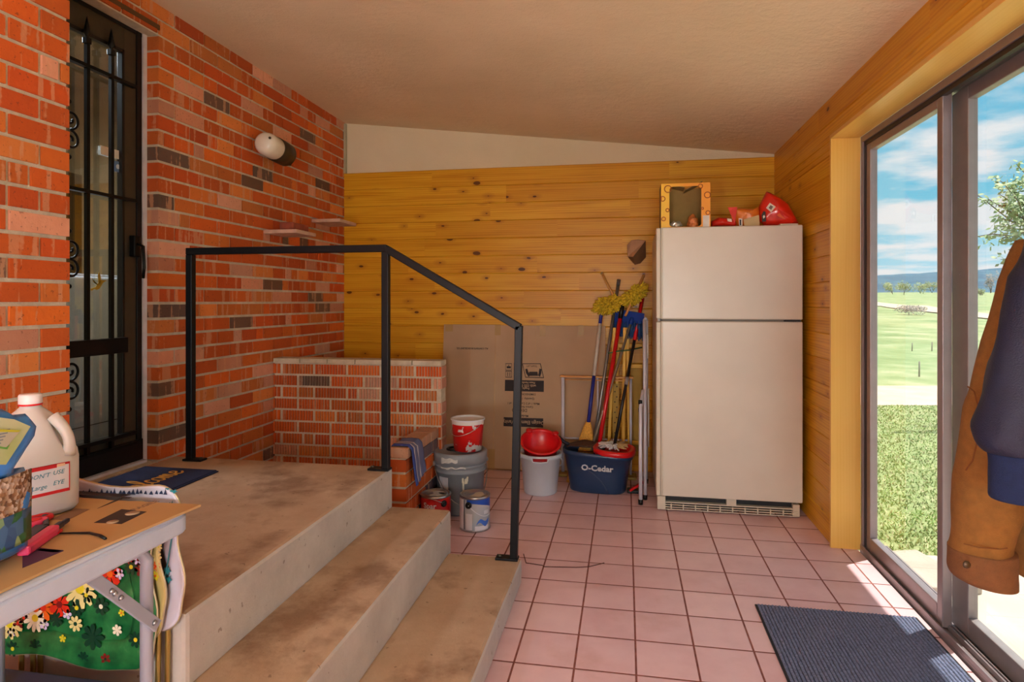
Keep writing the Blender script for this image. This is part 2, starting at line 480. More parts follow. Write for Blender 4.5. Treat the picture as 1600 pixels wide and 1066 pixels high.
# left brick wall -------------------------------------------------
D0, D1, DZ0, DZ1 = 1.83, 2.655, .479, 2.56
mb = MB(col=True); mb.world = True
row0 = .479 - 7 * .0762
dk = [(DARK[0], 0)]
def dkat(px, py):
    p = P(px, py, X=XL); return (int((p.z - row0) / .0762), p.y - 1.6, random.choice(DARK))
dks = [dkat(*q) for q in ((262, 254), (352, 158), (270, 328), (396, 296), (450, 258), (498, 292), (432, 448), (372, 507), (254, 489), (515, 484), (492, 212), (480, 374), (262, 610))]
brick_wall(mb, (XL, 1.6, 0), (0, 1, 0), (1, 0, 0), YB + .02 - 1.6, row0, zceil(XL) + .02, holes=[(-1, D1 - 1.6, DZ0 - .002, DZ1 + .01)], seed=11, phase=(D1 - 1.6) % .222, dark=dks)
o = struct(new('wall_left', mb, [brick_m, mortar_m]))
# brown lintel over the entry door
mb = MB(); mb.box((XL - .08, 1.65, DZ1), (XL + .004, D1 + .005, DZ1 + .022)); struct(new('trim_3', mb, M('rusty_lintel', (98, 66, 34), .6, .2)))
# near brick wall, standing proud of the door wall
mb = MB(col=True); mb.world = True
dk2 = [(int((P(20, 500, X=XN).z - row0) / .0762) + 2, P(8, 380, X=XN).y - YNEAR, DARK[0])]
brick_wall(mb, (XN, YNEAR, 0), (0, 1, 0), (1, 0, 0), 1.872 - YNEAR, row0, zceil(XN) + .02, seed=5, phase=(1.872 - YNEAR) % .222, depth=.11, dark=dk2)
struct(new('wall_left_near', mb, [brick_m, mortar_m]))
mb = MB(col=True); mb.world = True
brick_wall(mb, (XN - .11, 1.871, 0), (-1, 0, 0), (0, 1, 0), .26, row0, zceil(XL) + .02, seed=6, depth=.1)
struct(new('wall_left_return', mb, [brick_m, mortar_m]))
# back wall -------------------------------------------------------
mb = MB(); mb.world = True
mb.prism([(xa, YB + .022, -.02), (xb, YB + .022, -.02), (xb, YB + .022, zceil(xb) + .02), (xa, YB + .022, zceil(xa) + .02)], (0, .12, 0))
struct(new('wall_back', mb, plaster_m))
mb = MB(uv=True, prnd=True); mb.world = True
plank_wall(mb, (XL, YB, 0), (1, 0, 0), (0, -1, 0), XR - XL, 0, ZW, seed=21)
mb.prism([(XL, YB + .001, ZW - .002), (XR, YB + .001, ZW - .002), (XR, YB + .001, ZW + .0), (XL, YB + .001, ZW)], (0, .022, 0))
struct(new('wall_back_boards', mb, wood_m))
# caulk line in the corner of brick and plaster
mb = MB(); mb.box((XL - .004, YB - .008, ZW + .002), (XL + .016, YB + .02, ZCL - .01)); struct(new('trim_4', mb, M('caulk', (176, 168, 140), .8)))
# right wall ------------------------------------------------------
JY, JYN, HZ = 3.40, 1.52, 2.075          # sliding door opening
W0, W1, WZ0, WZ1 = -1.9, .55, .75, 2.0    # unseen window added behind the camera to let in daylight
mb = MB(uv=True, prnd=True); mb.world = True
plank_wall(mb, (XR, YNEAR, 0), (0, 1, 0), (-1, 0, 0), YB - YNEAR, 0, ZCR + .01,
           holes=[(JYN - YNEAR, JY - YNEAR, -1, HZ + .002), (W0 - YNEAR, W1 - YNEAR, WZ0, WZ1)], seed=33, ph=.136)
struct(new('wall_right', mb, wood_m))
mb = MB(); mb.world = True
a, b = XR + .006, XR + .112
def wall_piece(y0, y1, z0, z1): mb.box((a, y0, z0), (b, y1, z1))
wall_piece(JY + .022, YB + .14, -.12, 2.36); wall_piece(JYN, JY + .022, HZ + .022, 2.36); wall_piece(W1, JYN, -.12, 2.36)
wall_piece(W0, W1, -.12, WZ0); wall_piece(W0, W1, WZ1, 2.36); wall_piece(YNEAR - .1, W0, -.12, 2.36)
struct(new('wall_right_core', mb, plaster_m))
# yellow jamb boards and head of the sliding door
for i, (p, q, al) in enumerate([((XR - .012, JY, 0), (XR + .128, JY + .021, HZ), 2), ((XR - .012, JYN, HZ), (XR + .128, JY + .021, HZ + .021), 1)]):
    mb = MB(uv=True, prnd=True); mb.world = True; plank_box(mb, p, q, along=al, pr=0)
    struct(new('trim_%d' % (5 + i), mb, jamb_m, bevel=.002))
# near wall behind the camera, with a window added for its daylight
mb = MB(); mb.world = True
wx0, wx1 = -1.2, .5
for p, q in (((xa, YNEAR - .12, -.1), (wx0, YNEAR, 2.7)), ((wx1, YNEAR - .12, -.1), (xb, YNEAR, 2.5)), ((wx0, YNEAR - .12, -.1), (wx1, YNEAR, .8)), ((wx0, YNEAR - .12, 2.1), (wx1, YNEAR, 2.7))): mb.box(p, q)
struct(new('wall_near', mb, plaster_m))
# ---------------------------------------------------------------- sliding door
al_m = M('bronze_aluminium', (150, 138, 140), .38, .45, .06, 20)
al_d = M('dark_channel', (62, 56, 56), .5, .5, .06, 20)
al_l = M('weathered_sash', (150, 142, 142), .45, .45, .06, 20)
glass_m = mat_glass('door_glass', (.985, .995, .99), .22)
door = MB(); door.world = True
x0 = XR + .128
door.box((x0, JY - .022, .0), (x0 + .05, JY, HZ))                 # far jamb
door.box((x0, JYN, .0), (x0 + .12, JYN + .022, HZ))
door.box((x0, JYN, HZ - .03), (x0 + .12, JY, HZ))                 # head
d1 = new('door_1', door, al_m); struct(d1)
mb = MB()
mb.box((x0 - .004, JYN, -.02), (x0 + .125, JY, .012))
for xx in (x0, x0 + .036, x0 + .05, x0 + .088, x0 + .118): mb.box((xx - .003, JYN, .012), (xx + .003, JY, .03))
new('door_track', mb, al_m, d1)
mb = MB(); mb.box((x0 + .008, JY - .04, .03), (x0 + .03, JY - .022, HZ - .03)); mb.box((x0 + .008, JYN + .022, HZ - .05), (x0 + .03, JY - .03, HZ - .03)); new('door_channel', mb, al_d, d1)
ym = P(1474, 800, X=x0 + .03).y
def panel(name, xc, ya, yb, stile_near, stile_far, m, thick=.034):
    mb = MB(); a, b = xc - thick / 2, xc + thick / 2
    z0, z1 = .018, HZ - .035
    mb.box((a, ya, z0), (b, ya + stile_near, z1), .003); mb.box((a, yb - stile_far, z0), (b, yb, z1), .003)
    mb.box((a, ya + stile_near, z0), (b, yb - stile_far, z0 + .075), .003); mb.box((a, ya + stile_near, z1 - .05), (b, yb - stile_far, z1), .003)
    p = new(name, mb, m, d1)
    g = MB(); g.box((xc - .003, ya + stile_near - .004, z0 + .07), (xc + .003, yb - stile_far + .004, z1 - .046))
    new('door_pane', g, glass_m, p)
    s = MB()
    for zz in (.6, 1.35): s.box((a - .002, yb - stile_far * .5 - .003, zz), (a, yb - stile_far * .5 + .003, zz + .006))
    new('screw', s, al_l, p)
    return p
panel('fixed_panel', x0 + .03, ym - .03, JY - .035, .042, .05, al_m)
panel('sliding_panel', x0 + .085, JYN + .02, ym + .02, .05, .115, al_l)
# frames and panes of the two unseen windows added for daylight
for nm, (p, q), ax in (('added_window_1', ((XR + .03, W0, WZ0), (XR + .09, W1, WZ1)), 1), ('added_window_2', ((wx0, YNEAR - .09, .8), (wx1, YNEAR - .03, 2.1)), 0)):
    mb = MB(); mb.world = True; t = .05; p = Vector(p); q = Vector(q)
    e = Vector((0, 0, 0)); e[ax] = t
    mb.box(p, Vector((q.x, q.y, p.z + t))); mb.box(Vector((p.x, p.y, q.z - t)), q)
    if ax == 1: mb.box(p, (q.x, p.y + t, q.z)); mb.box((p.x, q.y - t, p.z), q); mb.box((p.x, (p.y + q.y) / 2 - .02, p.z), (q.x, (p.y + q.y) / 2 + .02, q.z))
    else: mb.box(p, (p.x + t, q.y, q.z)); mb.box((q.x - t, p.y, p.z), q); mb.box(((p.x + q.x) / 2 - .02, p.y, p.z), ((p.x + q.x) / 2 + .02, q.y, q.z))
    w = struct(new(nm, mb, al_m))
    g = MB(); m_ = (p + q) / 2
    if ax == 1: g.box((m_.x - .003, p.y + t, p.z + t), (m_.x + .003, q.y - t, q.z - t))
    else: g.box((p.x + t, m_.y - .003, p.z + t), (q.x - t, m_.y + .003, q.z - t))
    new('added_window_pane', g, glass_m, w)
# ---------------------------------------------------------------- stairwell walls
YS = 3.65
mb = MB(col=True); mb.world = True
brick_wall(mb, (XL, YS, 0), (1, 0, 0), (0, -1, 0), 1.117, .858 - 11 * .0738, .858, course=.0738, ribbed=True, seed=14, depth=.1, phase=.06)
struct(new('wall_stairwell_back', mb, [rib_m, mortar_m]))
mb = MB(); mb.world = True
for i in range(6): mb.box((XL + .003 + i * .186, YS - .008, .857), (XL + (i + 1) * .186 - .002, YS + .11, .888), .005)
struct(new('trim_7', mb, mortar_m))
mb = MB(col=True); mb.world = True
LX0, LX1, LY0 = -1.215, -1.12, 3.09
brick_wall(mb, (LX1, LY0, 0), (0, 1, 0), (1, 0, 0), YS - LY0 - .012, .43 - 6 * .0762 + .0, .43, seed=15, depth=.095, phase=.1, dark=[(2, .46, (58, 66, 80)), (2, .36, (58, 66, 80)), (1, .46, (56, 62, 76)), (1, .38, (56, 62, 76)), (0, .4, (56, 62, 76)), (5, .5, (92, 92, 100)), (5, .42, (92, 92, 100))])
struct(new('wall_stairwell_side', mb, [brick_m, mortar_m]))
mb = MB(col=True); mb.world = True
rr = random.Random(4)
y = LY0 - .005
for i in range(3):
    e = min(y + .2, YS - .012)
    fs = mb.obox(((LX0 + LX1) / 2 + rr.uniform(-.004, .004), (y + e) / 2, .458), (1, 0, 0), (0, 1, 0), (0, 0, 1), (.115, e - y - .012, .056), .005)
    y = e
c0 = lin(188, 150, 122)
for f in mb.bm.faces:
    for l in f.loops: l[mb.col] = (*c0[:3], .8)
struct(new('trim_8', mb, [brick_m]))
# ---------------------------------------------------------------- concrete landing and steps
S = thing('concrete_steps', 'worn grey concrete landing with two steps descending towards the tile floor', 'stairs', (-1.4, 2.0, 0))
SY0, SY1 = 1.372, 2.765
def slab(name, x0, x1, z0, z1, y1=SY1):
    mb = MB(); mb.box((x0, SY0, z0), (x1, y1, z1), .013)
    # weathered, slightly wavy faces
    bmesh.ops.subdivide_edges(mb.bm, edges=[e for e in mb.bm.edges if e.calc_length() > .25], cuts=10, use_grid_fill=True)
    for v in mb.bm.verts:
        if abs(v.co.x - x1) < .02 or abs(v.co.z - z1) < .02:
            n = noise.noise(v.co * 6) * .0025; v.co.x += n; v.co.z += n * .5
    return new(name, mb, conc_m, S)
mb = MB(); ext = [(XL + .003, 1.885), (XL + .003, SY1), (-1.068, SY1), (-1.068, SY0), (XN + .003, SY0), (XN + .003, 1.885)]
mb.prism([V(x, y, 0) for x, y in ext], (0, 0, .479)); mb.bm.edges.ensure_lookup_table()
bmesh.ops.bevel(mb.bm, geom=[e for e in mb.bm.edges if max(v.co.z for v in e.verts) > .4], offset=.013, segments=2, affect='EDGES', profile=.5)
new('landing', mb, conc_m, S); slab('step', -1.075, -.785, 0, .297, SY1 - .005); slab('step', -.79, -.452, 0, .115, SY1 - .04)
# ================================================================ FIXED THINGS: RAILING, ENTRY DOOR, WALL LAMP, LEDGES, MATS
steel = M('black_steel', (11, 13, 19), .42, .1, .1, 30, spec=.3)
H = thing('stair_railing', 'black square steel tube handrail on three posts beside the concrete steps', 'railing', (-1.1, 2.7, .479))
RY = 2.70
pa = V(P(298, 700, Y=RY).x, RY, .479); pb = V(P(603, 720, Y=RY).x, RY, .479); pc = V(P(803, 860, Y=RY).x, RY, .115)
zt = 1.492; ct = V(P(811, 512, Y=RY).x, RY, P(811, 512, Y=RY).z)
q = .0165
mb = MB()
def sq_tube(mb, a, b, r=q):
    a = Vector(a); b = Vector(b); d = (b - a).normalized(); sd = V(0, 1, 0); up = d.cross(sd)
    mb.obox((a + b) / 2, d, sd, up, ((b - a).length, 2 * r, 2 * r), .003)
sq_tube(mb, (pa.x - q, RY, zt), (pb.x + .004, RY, zt)); sq_tube(mb, (pb.x - .002, RY, zt), (ct.x + .004, RY, ct.z)); new('top_rail', mb, steel, H)
for a, b in (((pa.x, RY, .483), (pa.x, RY, zt - q)), ((pb.x, RY, .483), (pb.x, RY, zt - q)), ((pc.x, RY, .119), (ct.x, RY, ct.z + .008))):
    mb = MB(); sq_tube(mb, a, b); new('post', mb, steel, H)
for p, dx in ((pa, .022), (pb, -.03), (pc, -.03)):
    mb = MB(); mb.obox((p.x + dx, RY, p.z + .005), (1, 0, 0), (0, 1, 0), (0, 0, 1), (.10, .05, .01), .002)
    b = new('base_plate', mb, steel, H)
    mb = MB(); mb.lathe([(.0005, p.z + .018), (.008, p.z + .017), (.009, p.z + .01), (.0005, p.z + .01)], (p.x + dx + (.033 if dx > 0 else -.033), RY, 0), 8)
    new('bolt', mb, M('worn_bolt', (96, 88, 78), .5, .8), b)
# ---------------------------------------------------------------- entry door
white_tr = M('white_trim', (206, 206, 214), .5)
blk = M('black_door', (22, 22, 24), .32, .3, .1, 20)
iron = M('black_iron', (12, 12, 14), .4, .5, .1, 40)
brown = M('dark_door_frame', (58, 48, 34), .45, 0, .15, 20)
XD = XL - .075
mb = MB(); mb.world = True
mb.box((XD - .06, D1 - .022, DZ0), (XD + .012, D1 + .0, DZ1)); mb.box((XD - .06, D0, DZ1 - .022), (XD + .012, D1, DZ1)); mb.box((XD - .06, D0 - .02, DZ0), (XD + .012, D0, DZ1))
mb.box((XD - .06, D0, DZ0), (XD + .03, D1 - .022, DZ0 + .012))
d2 = struct(new('door_2', mb, white_tr))
ya, yb, z0, z1 = D0 + .004, D1 - .024, DZ0 + .014, DZ1 - .024
mb = MB(); st = .105
mb.box((XD - .03, yb - st, z0), (XD, yb, z1), .003); mb.box((XD - .03, ya, z0), (XD, ya + st, z1), .003)
mb.box((XD - .03, ya + st, z1 - .12), (XD, yb - st, z1), .003); mb.box((XD - .03, ya + st, z0), (XD, yb - st, z0 + .13), .003)
leaf = new('security_door', mb, brown, d2)
mb = MB()     # inner black bead round the glass
t = .016
for a, b in (((yb - st - t, z0 + .13), (yb - st, z1 - .12)), ((ya + st, z0 + .13), (ya + st + t, z1 - .12)), ((ya + st, z1 - .12 - t), (yb - st, z1 - .12)), ((ya + st, z0 + .13), (yb - st, z0 + .13 + t))):
    mb.box((XD - .022, a[0], a[1]), (XD + .006, b[0], b[1]), .002)
mb.box((XD - .002, yb - .034, z0), (XD + .008, yb - .004, z1), .002); mb.box((XD - .002, ya, z1 - .018), (XD + .006, yb, z1), .002); mb.box((XD - .002, ya, z0), (XD + .012, yb, z0 + .10), .004)
new('door_bead', mb, blk, d2)
mb = MB(); mb.box((XD - .019, ya + st, z0 + .13), (XD - .014, yb - st, z1 - .12)); new('door_pane', mb, mat_glass('storm_glass', (.9, .94, .95), .5), d2)
def zat(y_px, yy): return P(200, y_px, X=XD + .01).z
zb_top = P(174, 118, X=XD + .02).z; zb_mid = P(150, 300, X=XD + .02).z; zb_low = P(150, 690, X=XD + .02).z; zlock = P(150, 543, X=XD + .02).z
y1 = P(136, 300, X=XD + .02).y; y2 = P(174, 300, X=XD + .02).y; dy = y2 - y1
for k in range(-2, 2):
    y = y1 + dy * k
    mb = MB(); mb.box((XD + .012, y - .008, z0 + .09), (XD + .028, y + .008, zb_top + .09))
    b = new('iron_bar', mb, iron, d2)
    f = MB(); zt_ = zb_top + .09
    f.box((XD + .008, y - .013, zt_ + .0), (XD + .032, y + .013, zt_ + .026), .002)
    f.lathe([(.007, zt_ + .026), (.008, zt_ + .034), (.0165, zt_ + .043), (.012, zt_ + .06), (.005, zt_ + .10), (.0012, zt_ + .118)], (XD + .02, y, 0), 8)
    new('spear_finial', f, iron, b)
for z, hh in ((zb_top, .012), (zb_mid, .012), (zb_low, .014), (zb_low - .05, .01)):
    mb = MB(); mb.box((XD + .006, ya + .03, z - hh), (XD + .03, yb - .06, z + hh * .2)); new('iron_rail', mb, iron, d2)
mb = MB(); mb.box((XD + .0, ya + .25, zlock - .035), (XD + .034, yb - st - .01, zlock + .035), .003); new('lock_plate', mb, iron, d2)
mb = MB(); hz = P(205, 385, X=XD).z
mb.box((XD, yb - .075, hz - .05), (XD + .03, yb - .035, hz + .05), .004); mb.tube([(XD + .03, yb - .055, hz + .01), (XD + .06, yb - .055, hz), (XD + .06, yb - .05, hz - .10), (XD + .05, yb - .045, hz - .15)], .007, 8)
new('door_handle', mb, iron, d2)
def scroll(y, z, r, sgn, flip=1):
    pts = []
    for i in range(26):
        a = i / 25 * 2.6 * PI; rad = r * (1 - .8 * i / 25)
        pts.append((XD + .02, y + flip * (math.sin(a) * rad), z + sgn * (-math.cos(a) * rad)))
    return pts
for py in (205, 405, 595):
    zc = P(118, py, X=XD + .02).z; yy = P(114, py, X=XD + .02).y
    mb = MB(); mb.tube(scroll(yy - .012, zc + .043, .042, 1), .0055, 6); mb.tube(scroll(yy - .012, zc - .043, .042, -1), .0055, 6)
    mb.ball((XD + .02, yy - .02, zc + .115), .011); mb.ball((XD + .02, yy - .02, zc - .115), .011)
    new('iron_scroll', mb, iron, d2)
# stickers and the little metal bird on the glass
xs = XD - .0125
def sticker(name, px0, py0, px1, py1, m, extra=None):
    a = P(px0, py0, X=xs); b = P(px1, py1, X=xs); mb = MB(); mb.box((xs, a.y, a.z), (xs + .001, b.y, b.z)); return new(name, mb, m, d2), a, b
s1, a, b = sticker('window_sticker', 157, 227, 189, 250, M('white_paper', (226, 222, 216), .6))
mb = MB(); mb.box((xs + .0012, a.y + (b.y - a.y) * .38, b.z + .012), (xs + .0018, a.y + (b.y - a.y) * .55, a.z - .014)); new('printed_mark', mb, M('red_print', (186, 44, 40), .5), s1)
s2, a, b = sticker('window_sticker', 179, 251, 189, 270, M('blue_sticker', (92, 128, 178), .5))
mb = MB(); mb.world = False; m_ = frame_m(((xs + .0012), (a.y + b.y) / 2, (a.z + b.z) / 2), (0, 1, 0), (0, 0, 1)); flat_on(mb, m_, disc(0, 0, .011)); new('printed_mark', mb, M('pale_print', (210, 220, 236), .5), s2)
mb = MB(); bp = P(154, 443, X=XD - .01); m_ = frame_m((XD - .012, bp.y, bp.z), (0, 1, 0), (0, 0, 1)); k = .0021
def poly(mb, pts, t=.0015, mi=0): flat_on(mb, m_, [(x * k, y * k) for x, y in pts], t, mi)
poly(mb, [(-10, -12), (-4, -14), (3, -11), (8, -4), (12, 2), (22, 7), (12, 7), (7, 8), (2, 4), (-3, -2)])
poly(mb, [(0, 3), (3, 0), (7, 5), (6, 14), (2, 24), (-1, 18)]); poly(mb, [(-3, 0), (0, -4), (-10, 2), (-16, 10), (-12, 2)]); poly(mb, [(-10, -12), (-8, -8), (-20, -12), (-18, -16)])
new('hummingbird_decal', mb, M('gold_decal', (202, 168, 62), .45, .3), d2)
# laundry room seen through the glass
lx = -4.3
mb = MB(); mb.world = True
mb.box((lx, 1.0, DZ0 - .1), (XD - .09, 4.4, DZ0 + .0)); struct(new('floor_laundry', mb, M('laundry_floor', (96, 84, 88), .5)))
mb = MB(); mb.world = True
mb.box((lx - .1, 1.0, DZ0), (lx, 4.4, 3.0)); mb.box((lx, 4.3, DZ0), (XD - .12, 4.4, 3.0)); mb.box((lx, 1.0, DZ0), (XD - .12, 1.1, 3.0)); mb.box((lx - .1, .9, 2.95), (XD - .12, 4.4, 3.05))
mb.box((XD - .22, 2.80, DZ0 - .1), (XD - .12, 4.4, 3.0)); mb.box((XD - .22, 1.0, DZ0 - .1), (XD - .12, D0 - .05, 3.0))
struct(new('wall_laundry', mb, M('laundry_wall', (176, 152, 110), .8)))
mb = MB(uv=True, prnd=True); mb.world = True
for i in range(16): 
    y = 1.1 + i * .2; fs = mb.box((lx + .001, y, DZ0 + .0), (lx + .02, y + .197, 2.26)); pr = random.random()
    for f in fs:
        f[mb.pr] = pr
        for l in f.loops: l[mb.uv].uv = (l.vert.co.z + i * 3, l.vert.co.y)
struct(new('wall_laundry_boards', mb, mat_wood('dark_panelling', (120, 88, 40), (100, 70, 30), (70, 46, 20))))
W = thing('washing_machine', 'white top-loading washing machine seen through the entry door glass', 'washing machine', (-3.1, 2.75, DZ0))
wm_ = M('white_enamel', (214, 220, 230), .3, 0, .03); dk_ = M('dark_slot', (40, 42, 48), .5)
wx, wy = -3.42, 2.50
mb = MB(); mb.box((wx, wy, DZ0 + .02), (wx + .66, wy + .68, DZ0 + .90), .012); new('cabinet', mb, wm_, W)
mb = MB(); mb.box((wx + .06, wy + .03, DZ0 + .898), (wx + .64, wy + .65, DZ0 + .915), .006); new('lid', mb, wm_, W)
mb = MB(); mb.prism([(wx, wy, DZ0 + .89), (wx + .13, wy, DZ0 + .89), (wx + .06, wy, DZ0 + 1.06), (wx, wy, DZ0 + 1.06)], (0, .68, 0)); cp = new('control_panel', mb, M('grey_console', (140, 146, 156), .4), W)
mb = MB(); mb.lathe([(.0005, 0), (.03, 0), (.026, .03), (.0005, .03)], n=18, mat=frame_m((wx + .095, wy + .2, DZ0 + .98), (0, 1, 0), (-.4, 0, .9))); new('dial', mb, dk_, cp)
mb = MB(); mb.box((wx + .661, wy + .02, DZ0 + .12), (wx + .663, wy + .66, DZ0 + .124)); mb.box((wx + .05, wy + .05, DZ0), (wx + .6, wy + .6, DZ0 + .02)); new('toe_seam', mb, dk_, W)
# ---------------------------------------------------------------- bulkhead lamp on the brick
LM = thing('wall_lamp', 'white glass jar lamp with dark bronze holder on the brick wall', 'lamp', (XL, P(430, 228, X=XL).y, P(430, 228, X=XL).z))
brz = M('dark_bronze', (70, 56, 38), .45, .5, .15, 30)
tip = P(411, 222, X=XL + .10); base = P(441, 239, X=XL + .085)
ax = (base - tip).normalized()
mt = frame_m(tip, ax.cross(V(0, 0, 1)), ax.cross(ax.cross(V(0, 0, 1)))); ln = (base - tip).length
sg = 1 if (mt.to_3x3() @ V(0, 0, 1)).dot(ax) > 0 else -1
mb = MB(); mb.lathe([(.0005, sg * -.006), (.045, sg * -.002), (.062, sg * .014), (.07, sg * .045), (.07, sg * ln * .55), (.066, sg * ln * .62)], n=28, mat=mt)
new('glass_jar', mb, M('milk_glass', (222, 214, 196), .18, 0, .04), LM)
mb = MB(); mb.lathe([(.062, sg * ln * .56), (.074, sg * ln * .6), (.073, sg * (ln + .045)), (.06, sg * (ln + .055)), (.0005, sg * (ln + .055))], n=28, mat=mt); hd = new('lamp_holder', mb, brz, LM)
mb = MB(); c_ = base + ax * .03; mb.box((XL + .001, c_.y - .03, c_.z - .045), (XL + .07, c_.y + .035, c_.z + .035), .01); new('mounting_bracket', mb, brz, LM)
mb = MB(); mb.ball(tip + V(.05, -.01, .02), .008); new('screw', mb, brz, LM)
# ---------------------------------------------------------------- stone ledges
stone = M('pale_stone', (196, 160, 138), .85, 0, .16, 18, .5)
def ledge(pxw, pxo, pxe, pyc, label, th=.024):
    a = P(pxw, pyc, X=XL); o = P(pxo, pyc, Y=a.y); e = P(pxe, pyc, X=o.x)
    mb = MB(); mb.box((XL + .003, a.y, a.z - th / 2), (o.x, e.y, a.z + th / 2), .004)
    return tag(new('ledge', mb, stone), label, 'shelf'), a, o, e
l1, a, o, e = ledge(411, 463, 494, 362, 'small pale stone ledge on the brick wall, the lower of two, holding a brick')
mb = MB(); mb.obox((o.x - .075, a.y + .11, a.z + .012 + .024), (0, 1, 0), (1, .15, 0), (0, 0, 1), (.2, .09, .046), .01)
tag(new('broken_brick', mb, M('dusty_red_brick', (142, 66, 44), .9, 0, .25, 20, .6)), 'thin dark red brick piece lying on the lower stone ledge', 'brick')
l2, a2, o2, e2 = ledge(486, 531, 557, 345, 'small pale stone ledge on the brick wall nearest the wooden back wall')
# ---------------------------------------------------------------- mats
rub = M('black_rubber', (24, 26, 34), .8, 0, .1)
WM = thing('welcome_mat', 'dark navy door mat with gold welcome lettering on the concrete landing', 'mat', (-2.0, 2.2, .48))
mb = MB(); mx0, mx1, my0, my1 = -2.185, -1.815, 1.895, 2.535
mb.box((mx0, my0, .4795), (mx1, my1, .489), .004); mb.box((mx1 - .006, my0, .4795), (mx1 + .008, my1, .485), .002); new('mat_pile', mb, M('navy_pile', (18, 30, 66), .95, 0, .2, 60, .8, 300), WM)
def script(mb, strokes, m, r):
    for s in strokes:
        pts = [Vector(p) for p in s]; out = []
        for i in range(len(pts) - 1):
            p0 = pts[max(i - 1, 0)]; p1 = pts[i]; p2 = pts[i + 1]; p3 = pts[min(i + 2, len(pts) - 1)]
            for k in range(6):
                t = k / 6
                out.append(.5 * ((2 * p1) + (p2 - p0) * t + (2 * p0 - 5 * p1 + 4 * p2 - p3) * t * t + (3 * p1 - p0 - 3 * p2 + p3) * t ** 3))
        out.append(pts[-1])
        mb.tube([m @ Vector((p[0], p[1], 0)) for p in out], r, 6)
LET = {'w': ([(0, 1), (.1, .3), (.25, 0), (.45, .35), (.5, .9), (.5, .4), (.65, .02), (.9, .4), (.95, 1), (1.1, .85)], 1.15),
       'e': ([(-.05, .2), (.2, .4), (.5, .6), (.45, .95), (.2, .9), (.08, .45), (.2, .05), (.5, .08), (.75, .35)], .72),
       'l': ([(-.05, .25), (.25, .8), (.4, 1.6), (.28, 1.95), (.12, 1.6), (.12, .4), (.25, 0), (.55, .25)], .5),
       'c': ([(.5, .8), (.3, 1), (.08, .65), (.1, .2), (.32, 0), (.62, .25)], .6),
       'o': ([(.35, .95), (.1, .75), (.06, .25), (.3, 0), (.52, .3), (.5, .75), (.32, .95), (.5, .8), (.75, .85)], .7),
       'm': ([(0, .9), (.08, 0), (.12, .5), (.3, .95), (.38, .7), (.38, 0), (.45, .55), (.62, .95), (.7, .7), (.7, .1), (.85, .05), (1, .35)], 1.0)}
mt = frame_m((-1.935, 2.15, .4898), (0, 1, 0), (-1, 0, 0)); mb = MB(); x = 0; sc = .063
for ch in 'welcome':
    st, w_ = LET[ch]; script(mb, [[((x + u + v * .12) * sc, v * sc * 1.05, 0) for u, v in st]], mt, .006); x += w_ * (.98)
for v in mb.bm.verts: v.co.z = .4898 + (v.co.z - .4898) * .12
new('lettering', mb, M('gold_lettering', (206, 150, 62), .8), WM)
DM = thing('floor_mat', 'blue-grey ribbed floor mat on the pink tiles by the sliding door', 'mat', (.85, 2.2, 0))
mb = MB(); fx0, fx1, fy0, fy1 = .522, 1.128, 1.72, 2.702
mb.box((fx0, fy0, .0005), (fx1, fy1, .006), .002); new('mat_backing', mb, rub, DM)
mb = MB(); nr = 44; rg = random.Random(2); nl = 60
for i in range(nr):
    xa_ = fx0 + .008 + (fx1 - fx0 - .016) * i / nr; wv = (fx1 - fx0 - .016) / nr
    hs = [rg.uniform(-.0007, .0007) for _ in range(nl + 1)]
    prof = [(0, .005), (.2, .0095), (.5, .0105), (.75, .0092), (.95, .005)]
    mb.sheet(lambda u, v: V(xa_ + wv * prof[int(round(v * 4))][0] + hs[int(round(u * nl))] * .9, fy0 + .006 + (fy1 - fy0 - .012) * u, prof[int(round(v * 4))][1] + hs[int(round(u * nl))]), nl, 4, smooth=False)
new('ribbed_pile', mb, M('blue_grey_pile', (104, 112, 140), .95, 0, .35, 120, .6, 240), DM)
# ================================================================ REFRIGERATOR AND WHAT STANDS ON IT
alm = M('almond_enamel', (212, 206, 194), .3, 0, .025, 6, .04, 240, spec=.5)
alm_d = M('almond_trim', (206, 198, 180), .4, 0, .04)
dkp = M('dark_recess', (34, 34, 38), .6)
FX0, FX1, FY, FZ = .185, 1.0, 3.815, 1.69
FR = thing('refrigerator', 'almond coloured top-freezer refrigerator against the wooden back wall', 'refrigerator', (.6, 4.2, 0))
mb = MB(); mb.box((FX0 + .004, FY + .075, .03), (FX1 - .006, FY + .77, FZ - .004), .008); new('cabinet', mb, alm, FR)
zsp = P(1140, 501, Y=FY).z; zbt = P(1140, 781, Y=FY).z
def fdoor(name, a, b):
    mb = MB(); mb.box((FX0 + .018, FY, a), (FX1, FY + .065, b), .007); d = new(name, mb, alm, FR); return d
fz = fdoor('freezer_door', zsp + .006, FZ); fd = fdoor('fridge_door', zbt, zsp - .006)
for d, a, b in ((fz, zsp + .006, FZ), (fd, zbt, zsp - .006)):      # full-length edge handles
    mb = MB(); mb.box((FX0 - .006, FY - .012, a + .004), (FX0 + .02, FY + .06, b - .004), .006); mb.box((FX0 + .022, FY - .010, a + .004), (FX0 + .034, FY, b - .004), .004)
    new('door_handle', mb, alm_d, d)
mb = MB(); mb.box((FX0 + .02, FY + .066, .1), (FX1 - .008, FY + .074, FZ - .01)); mb.box((FX0 + .03, FY + .02, zsp - .006), (FX1 - .03, FY + .066, zsp + .006)); new('door_gasket', mb, M('grey_gasket', (120, 116, 108), .7), FR)
for z in (zsp, ):
    mb = MB(); mb.box((FX1 - .10, FY + .002, z - .005), (FX1 - .01, FY + .05, z + .005)); new('hinge', mb, dkp, FR)
